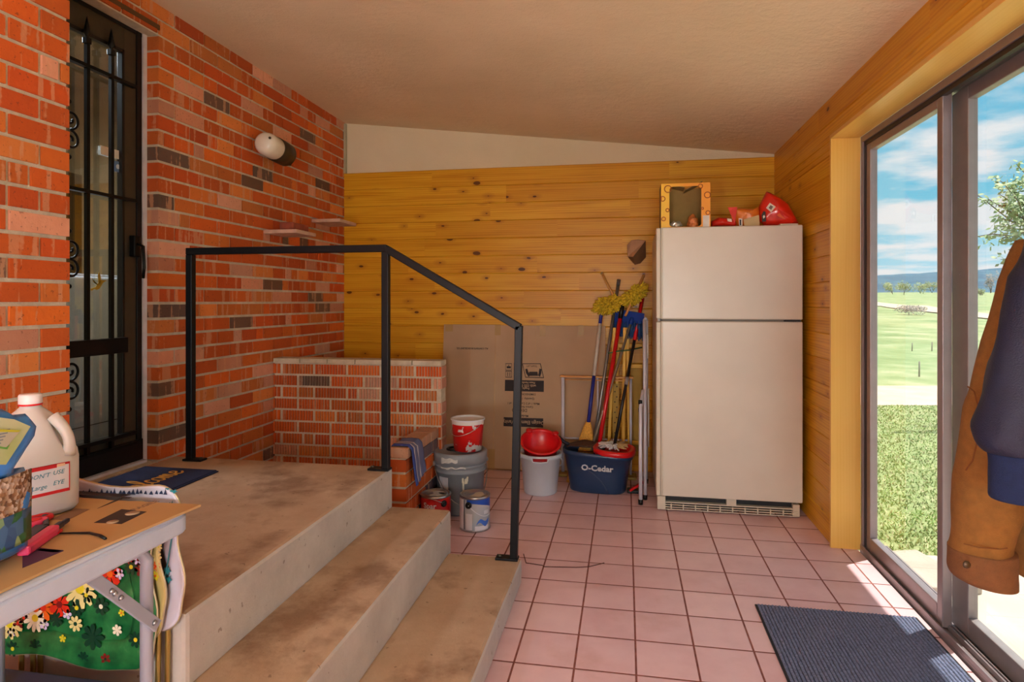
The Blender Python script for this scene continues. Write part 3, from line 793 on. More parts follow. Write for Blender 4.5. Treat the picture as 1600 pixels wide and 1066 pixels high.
mb = MB(); mb.box((FX1 - .12, FY + .02, FZ), (FX1 - .02, FY + .1, FZ + .010), .003); new('top_hinge_cover', mb, alm_d, FR)
# toe grille
mb = MB(); gz0, gz1 = .006, zbt - .004
gh = gz1 - gz0
mb.box((FX0 + .02, FY + .07, gz0 + .002), (FX1 - .02, FY + .075, gz1 + .004)); new('grille_recess', mb, dkp, FR)
mb = MB(); gy = FY + .012
for k in range(3): z = gz0 + .002 + k * gh * .165; mb.box((FX0 + .012, gy, z), (FX1 - .025, gy + .006, z + gh * .06), .001)
for k in range(12): x = FX0 + .012 + k * (FX1 - FX0 - .045) / 11; mb.box((x - .003, gy + .001, gz0 + .002), (x + .004, gy + .007, gz0 + gh * .45))
mb.box((FX0 + .002, gy, gz0), (FX0 + .05, gy + .04, gz1), .004); mb.box((FX1 - .05, gy + .005, gz0), (FX1 - .012, gy + .04, gz1 - .01), .004)
mb.box((FX0 + .01, gy + .012, gz0 + gh * .46), (FX1 - .02, gy + .05, gz0 + gh * .55), .002); mb.box((FX0 + .40, gy + .012, gz0 + gh * .5), (FX0 + .455, gy + .05, gz1), .002)
new('toe_grille', mb, alm_d, FR)
for x in (FX0 + .05, FX1 - .06):
    for y in (FY + .16, FY + .70):
        mb = MB(); mb.lathe([(.018, 0), (.02, .004), (.012, .03), (.0005, .03)], (x, y, 0), 12); new('levelling_foot', mb, dkp, FR)
# ---- yellow carton with a cut-out front
BYF = FY + .03
a = P(1033, 354, Y=BYF); b = P(1110, 285, Y=BYF); z0 = FZ + .001
BX = thing('snack_carton', 'yellow and orange carton with its front cut open on the refrigerator top', 'box', (a.x + .1, BYF + .08, z0))
bx0, bx1, bz1, dp = a.x, b.x, b.z, .19
kraft = M('carton_inside', (150, 122, 66), .85, 0, .12)
s = NT('orange_print'); co = s.coord(); sp = s.n.new('ShaderNodeSeparateXYZ'); s.link(co, sp.inputs[0])
s.set(Base_Color=s.ramp(s.math('ADD', s.math('MULTIPLY', sp.outputs[0], 3), s.math('ADD', .5, s.math('MULTIPLY', s.noise(co, 7), .4))), [(.35, lin(244, 200, 40)), (.85, lin(240, 158, 32))]), Roughness=.4)
org = s.m
mb = MB(); t = .003; hx0, hx1, hz0, hz1 = bx0 + (bx1 - bx0) * .17, bx0 + (bx1 - bx0) * .82, z0 + .004, z0 + (bz1 - z0) * .93
mb.box((bx0, BYF, z0), (hx0, BYF + t, bz1)); mb.box((hx1, BYF, z0), (bx1, BYF + t, bz1)); mb.box((hx0, BYF, hz1), (hx1, BYF + t, bz1)); mb.box((hx0, BYF, z0), (hx1, BYF + t, hz0))
for cx, cz, sx_, sz_ in ((hx0, hz1, 1, -1), (hx1, hz1, -1, -1), (hx0, hz0, 1, 1), (hx1, hz0, -1, 1)):
    r = .022; mb.prism([(cx, BYF, cz)] + [(cx + sx_ * r * (1 - math.sin(i * PI / 12)), BYF, cz + sz_ * r * (1 - math.cos(i * PI / 12))) for i in range(7)], (0, t, 0))
new('carton_front', mb, org, BX)
mb = MB(); mb.box((bx0, BYF + t, z0), (bx0 + t, BYF + dp, bz1)); mb.box((bx1 - t, BYF + t, z0), (bx1, BYF + dp, bz1)); mb.box((bx0, BYF + dp, z0), (bx1, BYF + dp + t, bz1)); mb.box((bx0 + t, BYF + t, z0), (bx1 - t, BYF + dp, z0 + t))
new('carton_walls', mb, kraft, BX)
mb = MB(); mx_ = (hx0 + hx1) / 2
mb.obox((mx_ - .05, BYF + .07, bz1 - .012), (1, 0, -.25), (0, 1, 0), (.25, 0, 1), (.10, .13, .003)); mb.obox((mx_ + .05, BYF + .07, bz1 - .014), (1, 0, .5), (0, 1, 0), (-.5, 0, 1), (.11, .13, .003))
new('top_flap', mb, kraft, BX)
prz = M('brown_print', (176, 92, 24), .5)
mb = MB(); mtf = frame_m((bx0, BYF - .0009, z0), (1, 0, 0), (0, 0, 1)); wB, hB = bx1 - bx0, bz1 - z0
for (u, v, r) in ((.03, .66, .014), (.05, .2, .011), (.94, .72, .017), (.84, .42, .006), (.14, .88, .02), (.8, .92, .012), (.95, .32, .011), (.13, .4, .009)):
    pts = [(u * wB + r * math.cos(i * PI / 8), v * hB + r * math.sin(i * PI / 8)) for i in range(17)]
    pts = [(min(max(x, .001), wB - .001), y) for x, y in pts]
    mb = MB(); mb.tube([mtf @ V(x, y, 0) for x, y in pts], .003, 5)
    for vv in mb.bm.verts: vv.co.y = BYF - .0008 + (vv.co.y - BYF) * .05
    new('pretzel_print', mb, prz, BX)
mb = MB(); flat_on(mb, mtf, rect(wB * .85, .002, wB * .98, hB * .26), -.0008); mb2 = new('printed_panel', mb, M('white_print', (214, 206, 196), .6), BX)
def crumple(name, c, r, sc, m, label, cat, seed, amp=.35, group=None):
    rg = random.Random(seed); mb = MB(); mb.ball(c, r, sc, 18)
    off = V(rg.uniform(0, 9), rg.uniform(0, 9), 0)
    for v in mb.bm.verts:
        d = v.co - Vector(c); k = 1 + amp * noise.noise(d / r * 1.4 + off) + amp * .6 * abs(noise.noise(d / r * 3.1 + off)); v.co = Vector(c) + d * k
    lo = min(v.co.z for v in mb.bm.verts)
    for v in mb.bm.verts: v.co.z = max(v.co.z, c[2] - r * sc[2] * .7)
    return tag(new(name, mb, m, smooth=False), label, cat, group)
crumple('snack_wrapper', (hx0 + .042, BYF + .06, z0 + .022), .03, (1.2, .9, .7), M('foil_wrapper', (196, 190, 170), .3, .5, .3, 60), 'crumpled silvery snack wrapper lying in the yellow carton, left side', 'wrapper', 3)
crumple('snack_wrapper', (hx1 - .045, BYF + .05, z0 + .034), .034, (.95, .8, 1.2), M('orange_wrapper', (192, 108, 48), .4, .1, .4, 50), 'crumpled orange snack wrapper lying in the yellow carton, right side', 'wrapper', 8)
# ---- pouches
redf = M('red_foil_bag', (214, 38, 22), .28, 0, .12, 22, .25, 45, coat=.3)
orgf = M('orange_foil_bag', (222, 120, 36), .35, 0, .14, 22, .25, 45, coat=.2)
def pouch(name, outline, thick, y, mats, label, cat, tilt=0., seed=0):
    """pillow-like foil bag: outline in (x, z) with a seam edge, bulging front and back"""
    n = len(outline); c = V(sum(p[0] for p in outline) / n, 0, sum(p[1] for p in outline) / n)
    mb = MB(); zmin = min(p[1] for p in outline)
    K = 7; rr = []
    for side in (-1, 1):
        for k in (range(K) if side < 0 else range(K - 1, -1, -1)):
            s_ = k / (K - 1) if K > 1 else 0
            s2 = .02 + .98 * s_
            ring = []
            for i, p in enumerate(outline):
                q = c + (V(p[0], 0, p[1]) - c) * s2
                bul = math.sqrt(max(0, 1 - s2 ** 2.2)) * thick / 2
                w_ = (noise.noise(V(q.x * 22 + seed, side * 3, q.z * 22)) * .010 + abs(noise.noise(V(q.x * 40 + q.z * 20 + seed, side * 3, q.z * 30))) * .010) * (1 - s2 * .6)
                yy = y + side * (bul + w_) + (q.z - zmin) * tilt
                ring.append(V(q.x, yy, q.z))
            if not (side > 0 and k == K - 1): rr.append(ring)
    mb.rings(rr)
    return mb
def px_out(pts, y): return [(P(a, b, Y=y).x, max(P(a, b, Y=y).z, FZ + .0035)) for a, b in pts]
def dens(poly, m=4):
    out = []
    for i in range(len(poly)):
        a = poly[i]; b = poly[(i + 1) % len(poly)]
        for k in range(m): out.append((a[0] + (b[0] - a[0]) * k / m, a[1] + (b[1] - a[1]) * k / m))
    return out
y1_ = FY + .10
mb = pouch('p', dens(px_out([(1186, 322), (1198, 299), (1203, 300), (1218, 308), (1232, 318), (1248, 348), (1240, 354), (1195, 354), (1187, 345)], y1_)), .10, y1_, None, '', '', .05, 2)
r1 = tag(new('snack_bag', mb, redf), 'large upright red foil snack bag at the right end of the refrigerator top', 'bag')
def bag_print(r, y, items):
    mb = {}
    for (kind, px0, py0, px1, py1, m) in items:
        g = mb.setdefault(m, MB()); a = P(px0, py0, Y=y); b = P(px1, py1, Y=y); mt = frame_m((a.x, y, b.z), (1, 0, 0), (0, 0, 1))
        g.box((a.x, y, b.z), (b.x, y + .001, a.z))
    for m, g in mb.items(): new('printed_label', g, m, r)
wp = M('label_white', (224, 214, 200), .6); bp_ = M('label_black', (40, 30, 28), .6)
def label_quad(r, pts, y, m, nm='printed_label'):
    mb = MB(); mb.prism([P(a, b, Y=y) for a, b in pts], (0, .0012, 0)); return new(nm, mb, m, r)
yf = FY + .043
label_quad(r1, [(1197, 325), (1203, 317), (1212, 323), (1205, 332)], yf, wp); label_quad(r1, [(1201, 325), (1204, 320.5), (1208, 323), (1205, 328)], yf - .001, M('bar_code_grey', (110, 100, 90), .6))
label_quad(r1, [(1190, 336), (1193, 330), (1196, 331), (1197, 346), (1191, 347)], yf, bp_); label_quad(r1, [(1192, 338), (1194, 336), (1195.5, 339), (1193, 342)], yf - .001, wp)
label_quad(r1, [(1214, 336), (1218, 333), (1228, 343), (1217, 339)], yf - .003, M('flame_print', (232, 92, 40), .5))
y2_ = FY + .13
mb = pouch('p', dens(px_out([(1148, 325), (1163, 326), (1180, 327), (1187, 322), (1189, 336), (1189, 354), (1150, 354), (1147, 340), (1137, 324)], y2_)), .08, y2_, None, '', '', .05, 5)
r2 = tag(new('snack_bag', mb, orgf), 'orange foil snack bag with pale panel between two red bags on the refrigerator', 'bag')
y2f = FY + .085
label_quad(r2, [(1154, 341), (1160, 342), (1160, 353), (1155, 353)], y2f, wp); label_quad(r2, [(1155.5, 343), (1158, 343.5), (1158, 352), (1156, 352)], y2f - .001, bp_)
label_quad(r2, [(1162, 343), (1186, 336), (1187, 353), (1163, 353)], y2f, M('label_cream', (196, 172, 120), .6)); label_quad(r2, [(1137, 324), (1152, 323.5), (1150, 338), (1148, 350)], y2f - .0, redf, 'red_corner')
y3_ = FY + .12
mb = pouch('p', dens(px_out([(1111, 346), (1122, 340), (1143, 341), (1151, 348), (1150, 354), (1111, 354)], y3_)), .07, y3_, None, '', '', .05, 7)
r3 = tag(new('snack_bag', mb, redf), 'flat lying red foil snack bag next to the yellow carton on the refrigerator', 'bag')
label_quad(r3, [(1136, 341.5), (1143, 342), (1144, 347), (1137, 346)], FY + .078, wp)
# ================================================================ BUCKETS, CANS, CARDBOARD, CLEANING TOOLS
def bail(mb, c, r, z, drop, ang, w=.0022, n=20):
    """wire handle hanging down on one side of a bucket"""
    ca, sa = math.cos(ang), math.sin(ang); pts = []
    for i in range(n + 1):
        t = -PI / 2 + PI * i / n; u = math.sin(t) * r; dn = math.cos(t)
        out = math.sqrt(max(0, 1 - math.sin(t) ** 2)) * r * 1.02
        pts.append(V(c[0] + u * -sa + out * ca, c[1] + u * ca + out * sa, z - drop * dn))
    mb.tube(pts, w, 6)
def arc_panel(mb, c, r0, r1, z0, z1, a0, a1, n=10, off=.0008, mi=0):
    """printed label wrapped on a round wall; r0 at z0, r1 at z1"""
    mb.sheet(lambda u, v: V(c[0] + (r0 + (r1 - r0) * v + off) * math.cos(a0 + (a1 - a0) * u), c[1] + (r0 + (r1 - r0) * v + off) * math.sin(a0 + (a1 - a0) * u), z0 + (z1 - z0) * v), n, 1, mi)
TOCAM = lambda c: math.atan2(-c[1], -c[0])
gp = M('grey_pail', (128, 132, 138), .45, 0, .1, 12); gp2 = M('pale_smear', (186, 186, 182), .7, 0, .2, 40)
c = P(718, 700, D=3.75); c = V(c.x + .005, c.y, 0)
GB = thing('grey_bucket', 'large grey lidded five gallon bucket standing on the tiles by the brick wall', 'bucket', c)
R0, R1, HB = .132, .147, .345
mb = MB(); mb.lathe([(.0005, .002), (R0 - .01, .002), (R0, .012), (R1 - .002, HB - .10), (R1 + .007, HB - .098), (R1 + .007, HB - .09), (R1 + .002, HB - .088), (R1 + .002, HB - .066), (R1 + .009, HB - .064), (R1 + .009, HB - .056), (R1 + .003, HB - .054), (R1 + .004, HB - .03), (R1 - .004, HB - .03), (.0005, HB - .03)], c, 48); new('pail', mb, gp, GB)
mb = MB(); mb.lathe([(R1 + .006, HB - .05), (R1 + .013, HB - .048), (R1 + .014, HB + .012), (R1 + .008, HB + .018), (R1 - .004, HB + .018), (R1 - .012, HB + .006), (.06, HB + .006), (.0005, HB + .006)], c, 48); lid = new('lid', mb, gp, GB)
mb = MB(); ring = [V(c.x - .045 + .042 * math.cos(t), c.y + .03 + .042 * math.sin(t), HB + .010) for t in [2 * PI * i / 24 for i in range(24)]]; mb.tube(ring, .008, 8, closed=True); new('pour_spout', mb, blk, lid)
mb = MB(); a0 = TOCAM(c)
arc_panel(mb, c, R1 + .014, R1 + .014, HB - .03, HB - .002, a0 - .75, a0 - .1, 14)
arc_panel(mb, c, R1 + .010, R1 + .010, HB - .064, HB - .056, a0 - .8, a0 + .2, 14)
for v in mb.bm.verts: v.co.z += noise.noise(v.co * 40) * .012
new('dried_paint', mb, gp2, lid)
mb = MB(); arc_panel(mb, c, R0 + .004, R1 - .004, .09, HB - .12, a0 - 1.02, a0 - .52, 10, .0012); new('paper_label', mb, M('pail_label', (168, 170, 176), .6), GB)
mb = MB(); 
for k in range(7):
    rg = random.Random(k); aa = a0 + .12 + rg.uniform(-.09, .13); z = HB - .165 + rg.uniform(-.035, .03); arc_panel(mb, c, R0 + .008 + .013 * z / HB * .8, R0 + .009 + .013 * z / HB * .8, z, z + .028, aa, aa + .07, 4, .0012)
new('paint_drips', mb, M('cream_drip', (196, 190, 168), .6), GB)
mb = MB(); bail(mb, c, R1 + .012, HB - .055, .22, a0 + .25, .0028); new('bail_handle', mb, M('steel_wire', (150, 152, 156), .35, .9), GB)
for s_ in (-1, 1):
    mb = MB(); aa = a0 + .25 + s_ * PI / 2; mb.ball((c.x + (R1 + .012) * math.cos(aa), c.y + (R1 + .012) * math.sin(aa), HB - .055), .016); new('handle_ear', mb, gp, GB)
# red and white mixing pail on the lid
cr_ = P(731, 690, D=3.74); cr_ = V(cr_.x, cr_.y, HB + .019)
RP = thing('paint_pail', 'small red pail with white rim and paint splashes on the grey bucket lid', 'bucket', cr_)
r0, r1, hh = .082, .098, .185
s = NT('splashed_red'); co = s.coord(); sp = s.n.new('ShaderNodeSeparateXYZ'); s.link(co, sp.inputs[0])
spl = s.math('ADD', s.noise(co, 16, 5, .6), s.math('MULTIPLY', s.math('ABSOLUTE', s.math('SUBTRACT', sp.outputs[2], .085)), 1.9))
top = s.math('GREATER_THAN', sp.outputs[2], .158)
f = s.math('MAXIMUM', s.math('GREATER_THAN', spl, .675), top)
s.set(Base_Color=s.mix(f, lin(206, 26, 22), lin(216, 210, 206)), Roughness=.35); splm = s.m
whp = M('white_plastic', (214, 216, 222), .4, 0, .04)
mb = MB(); mb.lathe([(.0005, 0), (r0, 0), (r1, hh)], cr_, 40, cap=False); new('pail_wall', mb, splm, RP)
mb = MB(); mb.lathe([(r1 - .001, hh - .006), (r1 + .005, hh - .004), (r1 + .005, hh + .003), (r1 - .003, hh + .003), (r0 - .004, .004), (.0005, .004)], cr_, 40); new('white_liner', mb, whp, RP)
mb = MB(); bail(mb, cr_ + V(0, 0, 0), r1 + .002, cr_.z + hh - .03, .06, TOCAM(cr_) - .8, .002); new('bail_handle', mb, M('steel_wire'if 0 else 'thin_wire', (190, 186, 180), .35, .8), RP)
# gallon cans
tin = M('bright_tin', (176, 178, 180), .28, .95, .1, 30)
def gallon(c, label, body_m, name='paint_can'):
    T = thing(name, label, 'paint can', c); r, h = .083, .188
    mb = MB(); mb.lathe([(.0005, 0), (r - .003, 0), (r + .002, .004), (r, .008), (r, h - .012)], c, 40, cap=False); bd = new('can_body', mb, body_m, T)
    mb = MB(); mb.lathe([(r, h - .013), (r + .002, h - .010), (r + .002, h - .002), (r - .001, h), (r - .008, h), (r - .010, h - .007), (r - .014, h - .007), (r - .016, h - .001), (r - .022, h - .001), (r - .026, h - .005), (.0005, h - .005)], c, 40); ld = new('lid', mb, tin, T)
    mb = MB(); mb.lathe([(r + .0005, .001), (r + .0025, .003), (r + .001, .009)], c, 40, cap=False); new('base_rim', mb, tin, T)
    return T, bd, ld, r, h
cR = P(681, 770, Z=.188); cR = V(cR.x, cR.y, 0)
T, bd, ld, r, h = gallon(cR, 'red paint can with drips on its lid behind the middle concrete step', M('can_red', (176, 26, 26), .35))
aR = TOCAM(cR)
mb = MB(); letters(mb, 'Spar', .042, frame_m((0, 0, 0), (1, 0, 0), (0, 0, 1)), ext=.0002, bold=.0008)
for v in mb.bm.verts:
    a = aR - .42 + v.co.x / r; z = .138 + v.co.z; rr_ = r + .0012 + (.0006 if v.co.y < 0 else 0); v.co = V(cR.x + rr_ * math.cos(a), cR.y + rr_ * math.sin(a), z)
new('lettering', mb, whp, bd)
mb = MB(); a = aR + .55; m_ = frame_m((cR.x + r * math.cos(a), cR.y + r * math.sin(a), .148), (-math.sin(a), math.cos(a), 0), (0, 0, 1)); mb.lathe([(.018, 0), (.016, .006), (.008, .007), (.0005, .003)], n=18, mat=m_); new('handle_ear', mb, blk, T)
mb = MB(); bail(mb, cR, r + .003, .150, -.04, aR - 1.0, .0018); new('bail_handle', mb, tin, T)
mb = MB(); rg = random.Random(9); mtl = frame_m((cR.x, cR.y, .1835), (1, 0, 0), (0, 1, 0))
flat_on(mb, mtl, [(-.03, -.045), (.04, -.05), (.05, -.02), (.02, .0), (.045, .03), (.0, .05), (-.03, .03), (-.01, .0)], .0012); new('dried_paint', mb, gp2, ld)
mb = MB(); flat_on(mb, mtl, disc(.03, .012, .012, 10, 1.5), .0018); new('dark_drip', mb, blk, ld)
cG = P(742, 771, Z=.188); cG = V(cG.x, cG.y, 0)
s = NT('grey_can_label'); co = s.coord(); sp = s.n.new('ShaderNodeSeparateXYZ'); s.link(co, sp.inputs[0])
hz = s.math('ADD', sp.outputs[2], s.math('MULTIPLY', s.noise(s.mapping(co, (1, 1, 2)), 9, 2), .03))
s.set(Base_Color=s.ramp(s.math('MULTIPLY', hz, 5), [(.12, lin(150, 152, 158)), (.9, lin(176, 178, 184))]), Roughness=.35); gcm = s.m
T, bd, ld, r, h = gallon(cG, 'silver grey and blue paint can standing on the tiles in front of the grey bucket', gcm)
aG = TOCAM(cG); blu = M('label_blue', (26, 74, 170), .35); wht = M('label_pale', (206, 204, 210), .45)
mb = MB()
mb.sheet(lambda u, v: V(cG.x + (r + .0009) * math.cos(aG - .55 + 1.95 * u), cG.y + (r + .0009) * math.sin(aG - .55 + 1.95 * u), (h - .013) - v * (.018 + .035 * u * u)), 22, 2); new('blue_band', mb, blu, bd)
mb = MB(); arc_panel(mb, cG, r, r, .012, h - .016, aG - 1.45, aG - .82, 10); arc_panel(mb, cG, r, r, .012, .10, aG - .62, aG - .18, 8, .0011); arc_panel(mb, cG, r, r, .010, .034, aG + .0, aG + 1.0, 12, .0011); new('white_panel', mb, wht, bd)
mb = MB(); arc_panel(mb, cG, r, r, .012, h - .016, aG - .80, aG - .72, 3); new('dark_stripe', mb, M('label_dark', (70, 66, 82), .5), bd)
mb = MB(); mb.sheet(lambda u, v: V(cG.x + (r + .0012) * math.cos(aG + .1 + .95 * u), cG.y + (r + .0012) * math.sin(aG + .1 + .95 * u), .040 + .012 * math.sin(u * 7) + v * (.004 + .014 * math.sin(u * PI) + .018 * u)), 16, 2); new('blue_swash', mb, M('label_mid_blue', (60, 104, 190), .4), bd)
mb = MB(); arc_panel(mb, cG, r, r, .094, .114, aG + .62, aG + 1.05, 8, .0012); new('pale_word_patch', mb, wht, bd)
mb = MB(); a = aG - .42; m_ = frame_m((cG.x + r * math.cos(a), cG.y + r * math.sin(a), .146), (-math.sin(a), math.cos(a), 0), (0, 0, 1)); mb.lathe([(.019, 0), (.017, .008), (.008, .009), (.0005, .004)], n=20, mat=m_); new('handle_ear', mb, blk, T)
mb = MB(); pts = []
for i in range(15):
    u = i / 14; a = aG - .42 + 1.5 * u; pts.append(V(cG.x + (r + .005) * math.cos(a), cG.y + (r + .005) * math.sin(a), .146 - .062 * math.sin(u * PI * .62) ))
mb.tube(pts, .0022, 6); new('bail_handle', mb, whp, T)
mb = MB(); mtl = frame_m((cG.x, cG.y, .1835), (1, 0, 0), (0, 1, 0)); flat_on(mb, mtl, [(-.02, -.05), (.04, -.045), (.055, .0), (.03, .045), (.0, .03), (-.005, -.01)], .0012); new('dried_paint', mb, M('tan_paint', (196, 184, 160), .5), ld)
# ---------------------------------------------------------------- towel over the low wall
s = NT('striped_towel'); uv = s.attr('UVMap', 1); sp = s.n.new('ShaderNodeSeparateXYZ'); s.link(uv, sp.inputs[0])
s.set(Base_Color=s.ramp(sp.outputs[0], [(0, lin(58, 74, 140)), (.17, lin(58, 74, 140)), (.19, lin(196, 190, 196)), (.24, lin(196, 190, 196)), (.26, lin(96, 100, 134)), (.46, lin(96, 100, 134)), (.48, lin(190, 184, 192)), (.54, lin(190, 184, 192)), (.56, lin(100, 104, 138)), (1, lin(90, 96, 136))]), Roughness=.95)
s.bump(s.noise(s.coord(), 300, 2), .5, .002); twm = s.m
mb = MB(uv=True); ty0, ty1 = 3.115, 3.29
path = [(-1.238, .33), (-1.236, .40), (-1.232, .462), (-1.21, .492), (-1.168, .494), (-1.125, .492), (-1.104, .474), (-1.1, .42), (-1.098, .37), (-1.096, .33), (-1.094, .295)]
NU, NV_ = 14, 40
def tw(u, v):
    k = v * (len(path) - 1); i = min(int(k), len(path) - 2); t = k - i
    x = path[i][0] + (path[i + 1][0] - path[i][0]) * t; z = path[i][1] + (path[i + 1][1] - path[i][1]) * t
    hang = max(0, v - .6) / .4
    fold = math.sin(u * 11 + .5) * .007 * (.25 + hang) + .004 * noise.noise(V(u * 5, v * 6, 2))
    pin = 1 - .12 * hang
    y = ty0 + (ty1 - ty0) * (.5 + (u - .5) * pin) + .028 * hang
    z += (.02 * (u - .5)) * hang * 2.2
    return V(x + abs(fold) + .002, y, z + (.003 * math.sin(u * 9) if .25 < v < .6 else 0) )
fs = mb.sheet(tw, NU, NV_)
mb.bm.verts.ensure_lookup_table()
for i in range(NU):
    for j in range(NV_):
        f = fs[i * NV_ + j]
        for l, (du, dv) in zip(f.loops, ((0, 0), (1, 0), (1, 1), (0, 1))): l[mb.uv].uv = ((i + du) / NU, (j + dv) / NV_)
tag(new('towel', mb, twm, solid=.004), 'blue grey towel with white stripes draped over the low brick wall', 'towel')
# ---------------------------------------------------------------- flattened cardboard carton leaning on the boards
card = M('kraft_card', (180, 152, 122), .85, 0, .05, 5, .08, 30); card_d = M('kraft_edge', (142, 108, 70), .9); tape = M('tape_tan', (170, 138, 84), .4, 0, .06)
ink = M('black_ink', (42, 34, 36), .75)
tl = P(694, 507, Y=4.645); trr = P(946, 509, Y=4.645)
B0 = V(tl.x, 4.53, .004); T0 = V(tl.x, 4.642, tl.z); upv = (T0 - B0); CHt = upv.length; upv.normalize(); CW = trr.x - tl.x
CB = thing('flattened_carton', 'large flattened brown cardboard carton with upside-down printing leaning on the wooden back wall', 'cardboard', B0)
mc = frame_m(B0, (1, 0, 0), upv)     # local z looks at the camera side (-Y)
nz_ = mc.to_3x3() @ V(0, 0, 1)
def cpt(px, py):
    """photo pixel -> sheet coordinates"""
    d = P(px, py, D=1) - V(0, 0, CH); o = V(0, 0, CH); t = (B0 - o).dot(nz_) / d.dot(nz_); q = o + d * t - B0
    return q.x, q.dot(upv)
mb = MB()
f1 = cpt(773, 600)[0]; f2 = cpt(836, 600)[0]
def sheet_piece(x0, x1, z0, z1, off):
    mb.obox(mc @ V((x0 + x1) / 2, (z0 + z1) / 2, off), (1, 0, 0), upv, nz_, (x1 - x0, z1 - z0, .005), .0015)
sheet_piece(0, f1 - .002, 0, CHt, .0); sheet_piece(f1 + .002, CW, .0, CHt - .004, .0025); new('carton_sheet', mb, card, CB)
mb = MB(); mb.obox(mc @ V(f1, CHt / 2, .0035), (1, 0, 0), upv, nz_, (.006, CHt * .995, .004), .001)
for x, wd in ((f2, .0025), (f1 * .52, .002)): mb.obox(mc @ V(x, CHt * .72, .0052), (1, 0, 0), upv, nz_, (wd, CHt * .54, .0006))
new('fold_crease', mb, M('pale_crease', (188, 156, 116), .9), CB)
mb = MB(); mb.obox(mc @ V(CW / 2, .004, .002), (1, 0, 0), upv, nz_, (CW, .008, .012)); new('bottom_edge', mb, card_d, CB)
mb = MB()
for px, w_, y0, y1 in ((702, .06, -.055, .0), (778, .045, -.08, 0), (848, .045, -.085, .0), (908, .04, -.08, 0)):
    x = max(cpt(px, 515)[0], w_ / 2); mb = MB(); mb.obox(mc @ V(x, CHt + (y0 + y1) / 2, .006), (1, 0, 0), upv, nz_, (w_, y1 - y0, .0006)); new('packing_tape', mb, tape, CB)
mb = MB(); x, z = cpt(768, 722); mb.obox(mc @ V(x, z, .006), (1, 0, 0), upv, nz_, (.05, .19, .0006))
new('packing_tape', mb, tape, CB)
mb = MB()
def mpx(px, py, off=.0056):
    x, z = cpt(px, py); m_ = frame_m(mc @ V(x, z, off), (-1, 0, 0), -upv); return m_     # printing is upside down
mmpx = CW / (950 - 694)
for y in (592, 607): pass
def band(x0, y0, x1, y1):
    a = cpt(x0, y1); b = cpt(x1, y0); mb.prism([mc @ V(a[0], a[1], .0056), mc @ V(b[0], a[1], .0056), mc @ V(b[0], b[1], .0056), mc @ V(a[0], b[1], .0056)], nz_ * .0005)
band(789, 595, 850, 611); new('black_band', mb, ink, CB); mb = MB(); band(787, 654, 849, 666); new('black_band', mb, ink, CB)
for t_, x, y, sz in (('ALL CONTENTS IN EXCELLENT CO.', 738, 544.5, 2.9),): mb = MB(); letters(mb, t_, mmpx * sz * 1.35, mpx(x, y), sx=.82, bold=.0003); new('printed_line', mb, ink, CB)
for t_, x, y, sz in (('DIMENSIONS: 30', 822, 616, 3.2), ('Quantity: 1 set', 822, 623, 3.4), ('Made 1 of 2 Contents 1 of 1', 818, 630.5, 3.4), ('Carton No. 2', 822, 636, 3.2), ('DEC 030', 812, 641, 5), ('Model', 820, 650, 3.6)): mb = MB(); letters(mb, t_, mmpx * sz * 1.35, mpx(x, y), sx=.95, bold=.0003); new('printed_line', mb, ink, CB)
mb = MB()
# handling symbols: frames, glass, umbrella arrows, two people lifting
def fr(px0, py0, px1, py1, t=.7):
    for a in ((px0, py0, px1, py0 + t), (px0, py1 - t, px1, py1), (px0, py0, px0 + t, py1), (px1 - t, py0, px1, py1)): band(*a)
fr(790, 568, 800, 579); fr(790, 580, 800, 590); fr(803, 568, 813, 579); fr(803, 580, 813, 590)
band(794.6, 570, 795.6, 573); band(792, 572.5, 798.5, 575.5); band(793, 582, 794, 588); band(796.5, 582, 797.5, 588); band(805, 573, 811, 577); band(805, 583, 811, 588)
new('handling_symbols', mb, ink, CB); mb = MB()
def quadpx(pts):
    q = [cpt(a, b) for a, b in pts]; mb.prism([mc @ V(x, z, .0056) for x, z in q], nz_ * .0005)
for a in ([(817, 568), (845, 568), (845, 569), (817, 569)], [(845, 568), (850, 590), (849, 590), (844, 569)], [(821, 589), (850, 589.6), (850, 591), (821, 590.2)], [(817, 568), (822, 590), (821, 590), (816, 568.5)]): quadpx(a)
quadpx([(827, 581), (840, 581), (841, 587.5), (827, 587.5)]); quadpx([(821, 577), (824, 576), (826, 582), (830, 586), (826, 589), (822, 583)]); quadpx([(843, 576), (846, 577), (846, 583), (844, 589), (841, 587), (842, 582)])
letters(mb, 'TEAM LIFT', mmpx * 4.2, mpx(831, 572), sx=.9)
new('lifting_symbol', mb, ink, CB)
mb = MB()
for t_, x, y, sz in (('Design Element Vanity', 818, 660, 6.2), ('Fragile', 822, 607, 3.6), ('with 030 Fixture', 820, 602.5, 4.6), ('Please Handle', 826, 598, 3.2)): mb = MB(); letters(mb, t_, mmpx * sz * 1.3, mpx(x, y, .0064), sx=.88, bold=.0004); new('pale_printed_line', mb, card, CB)
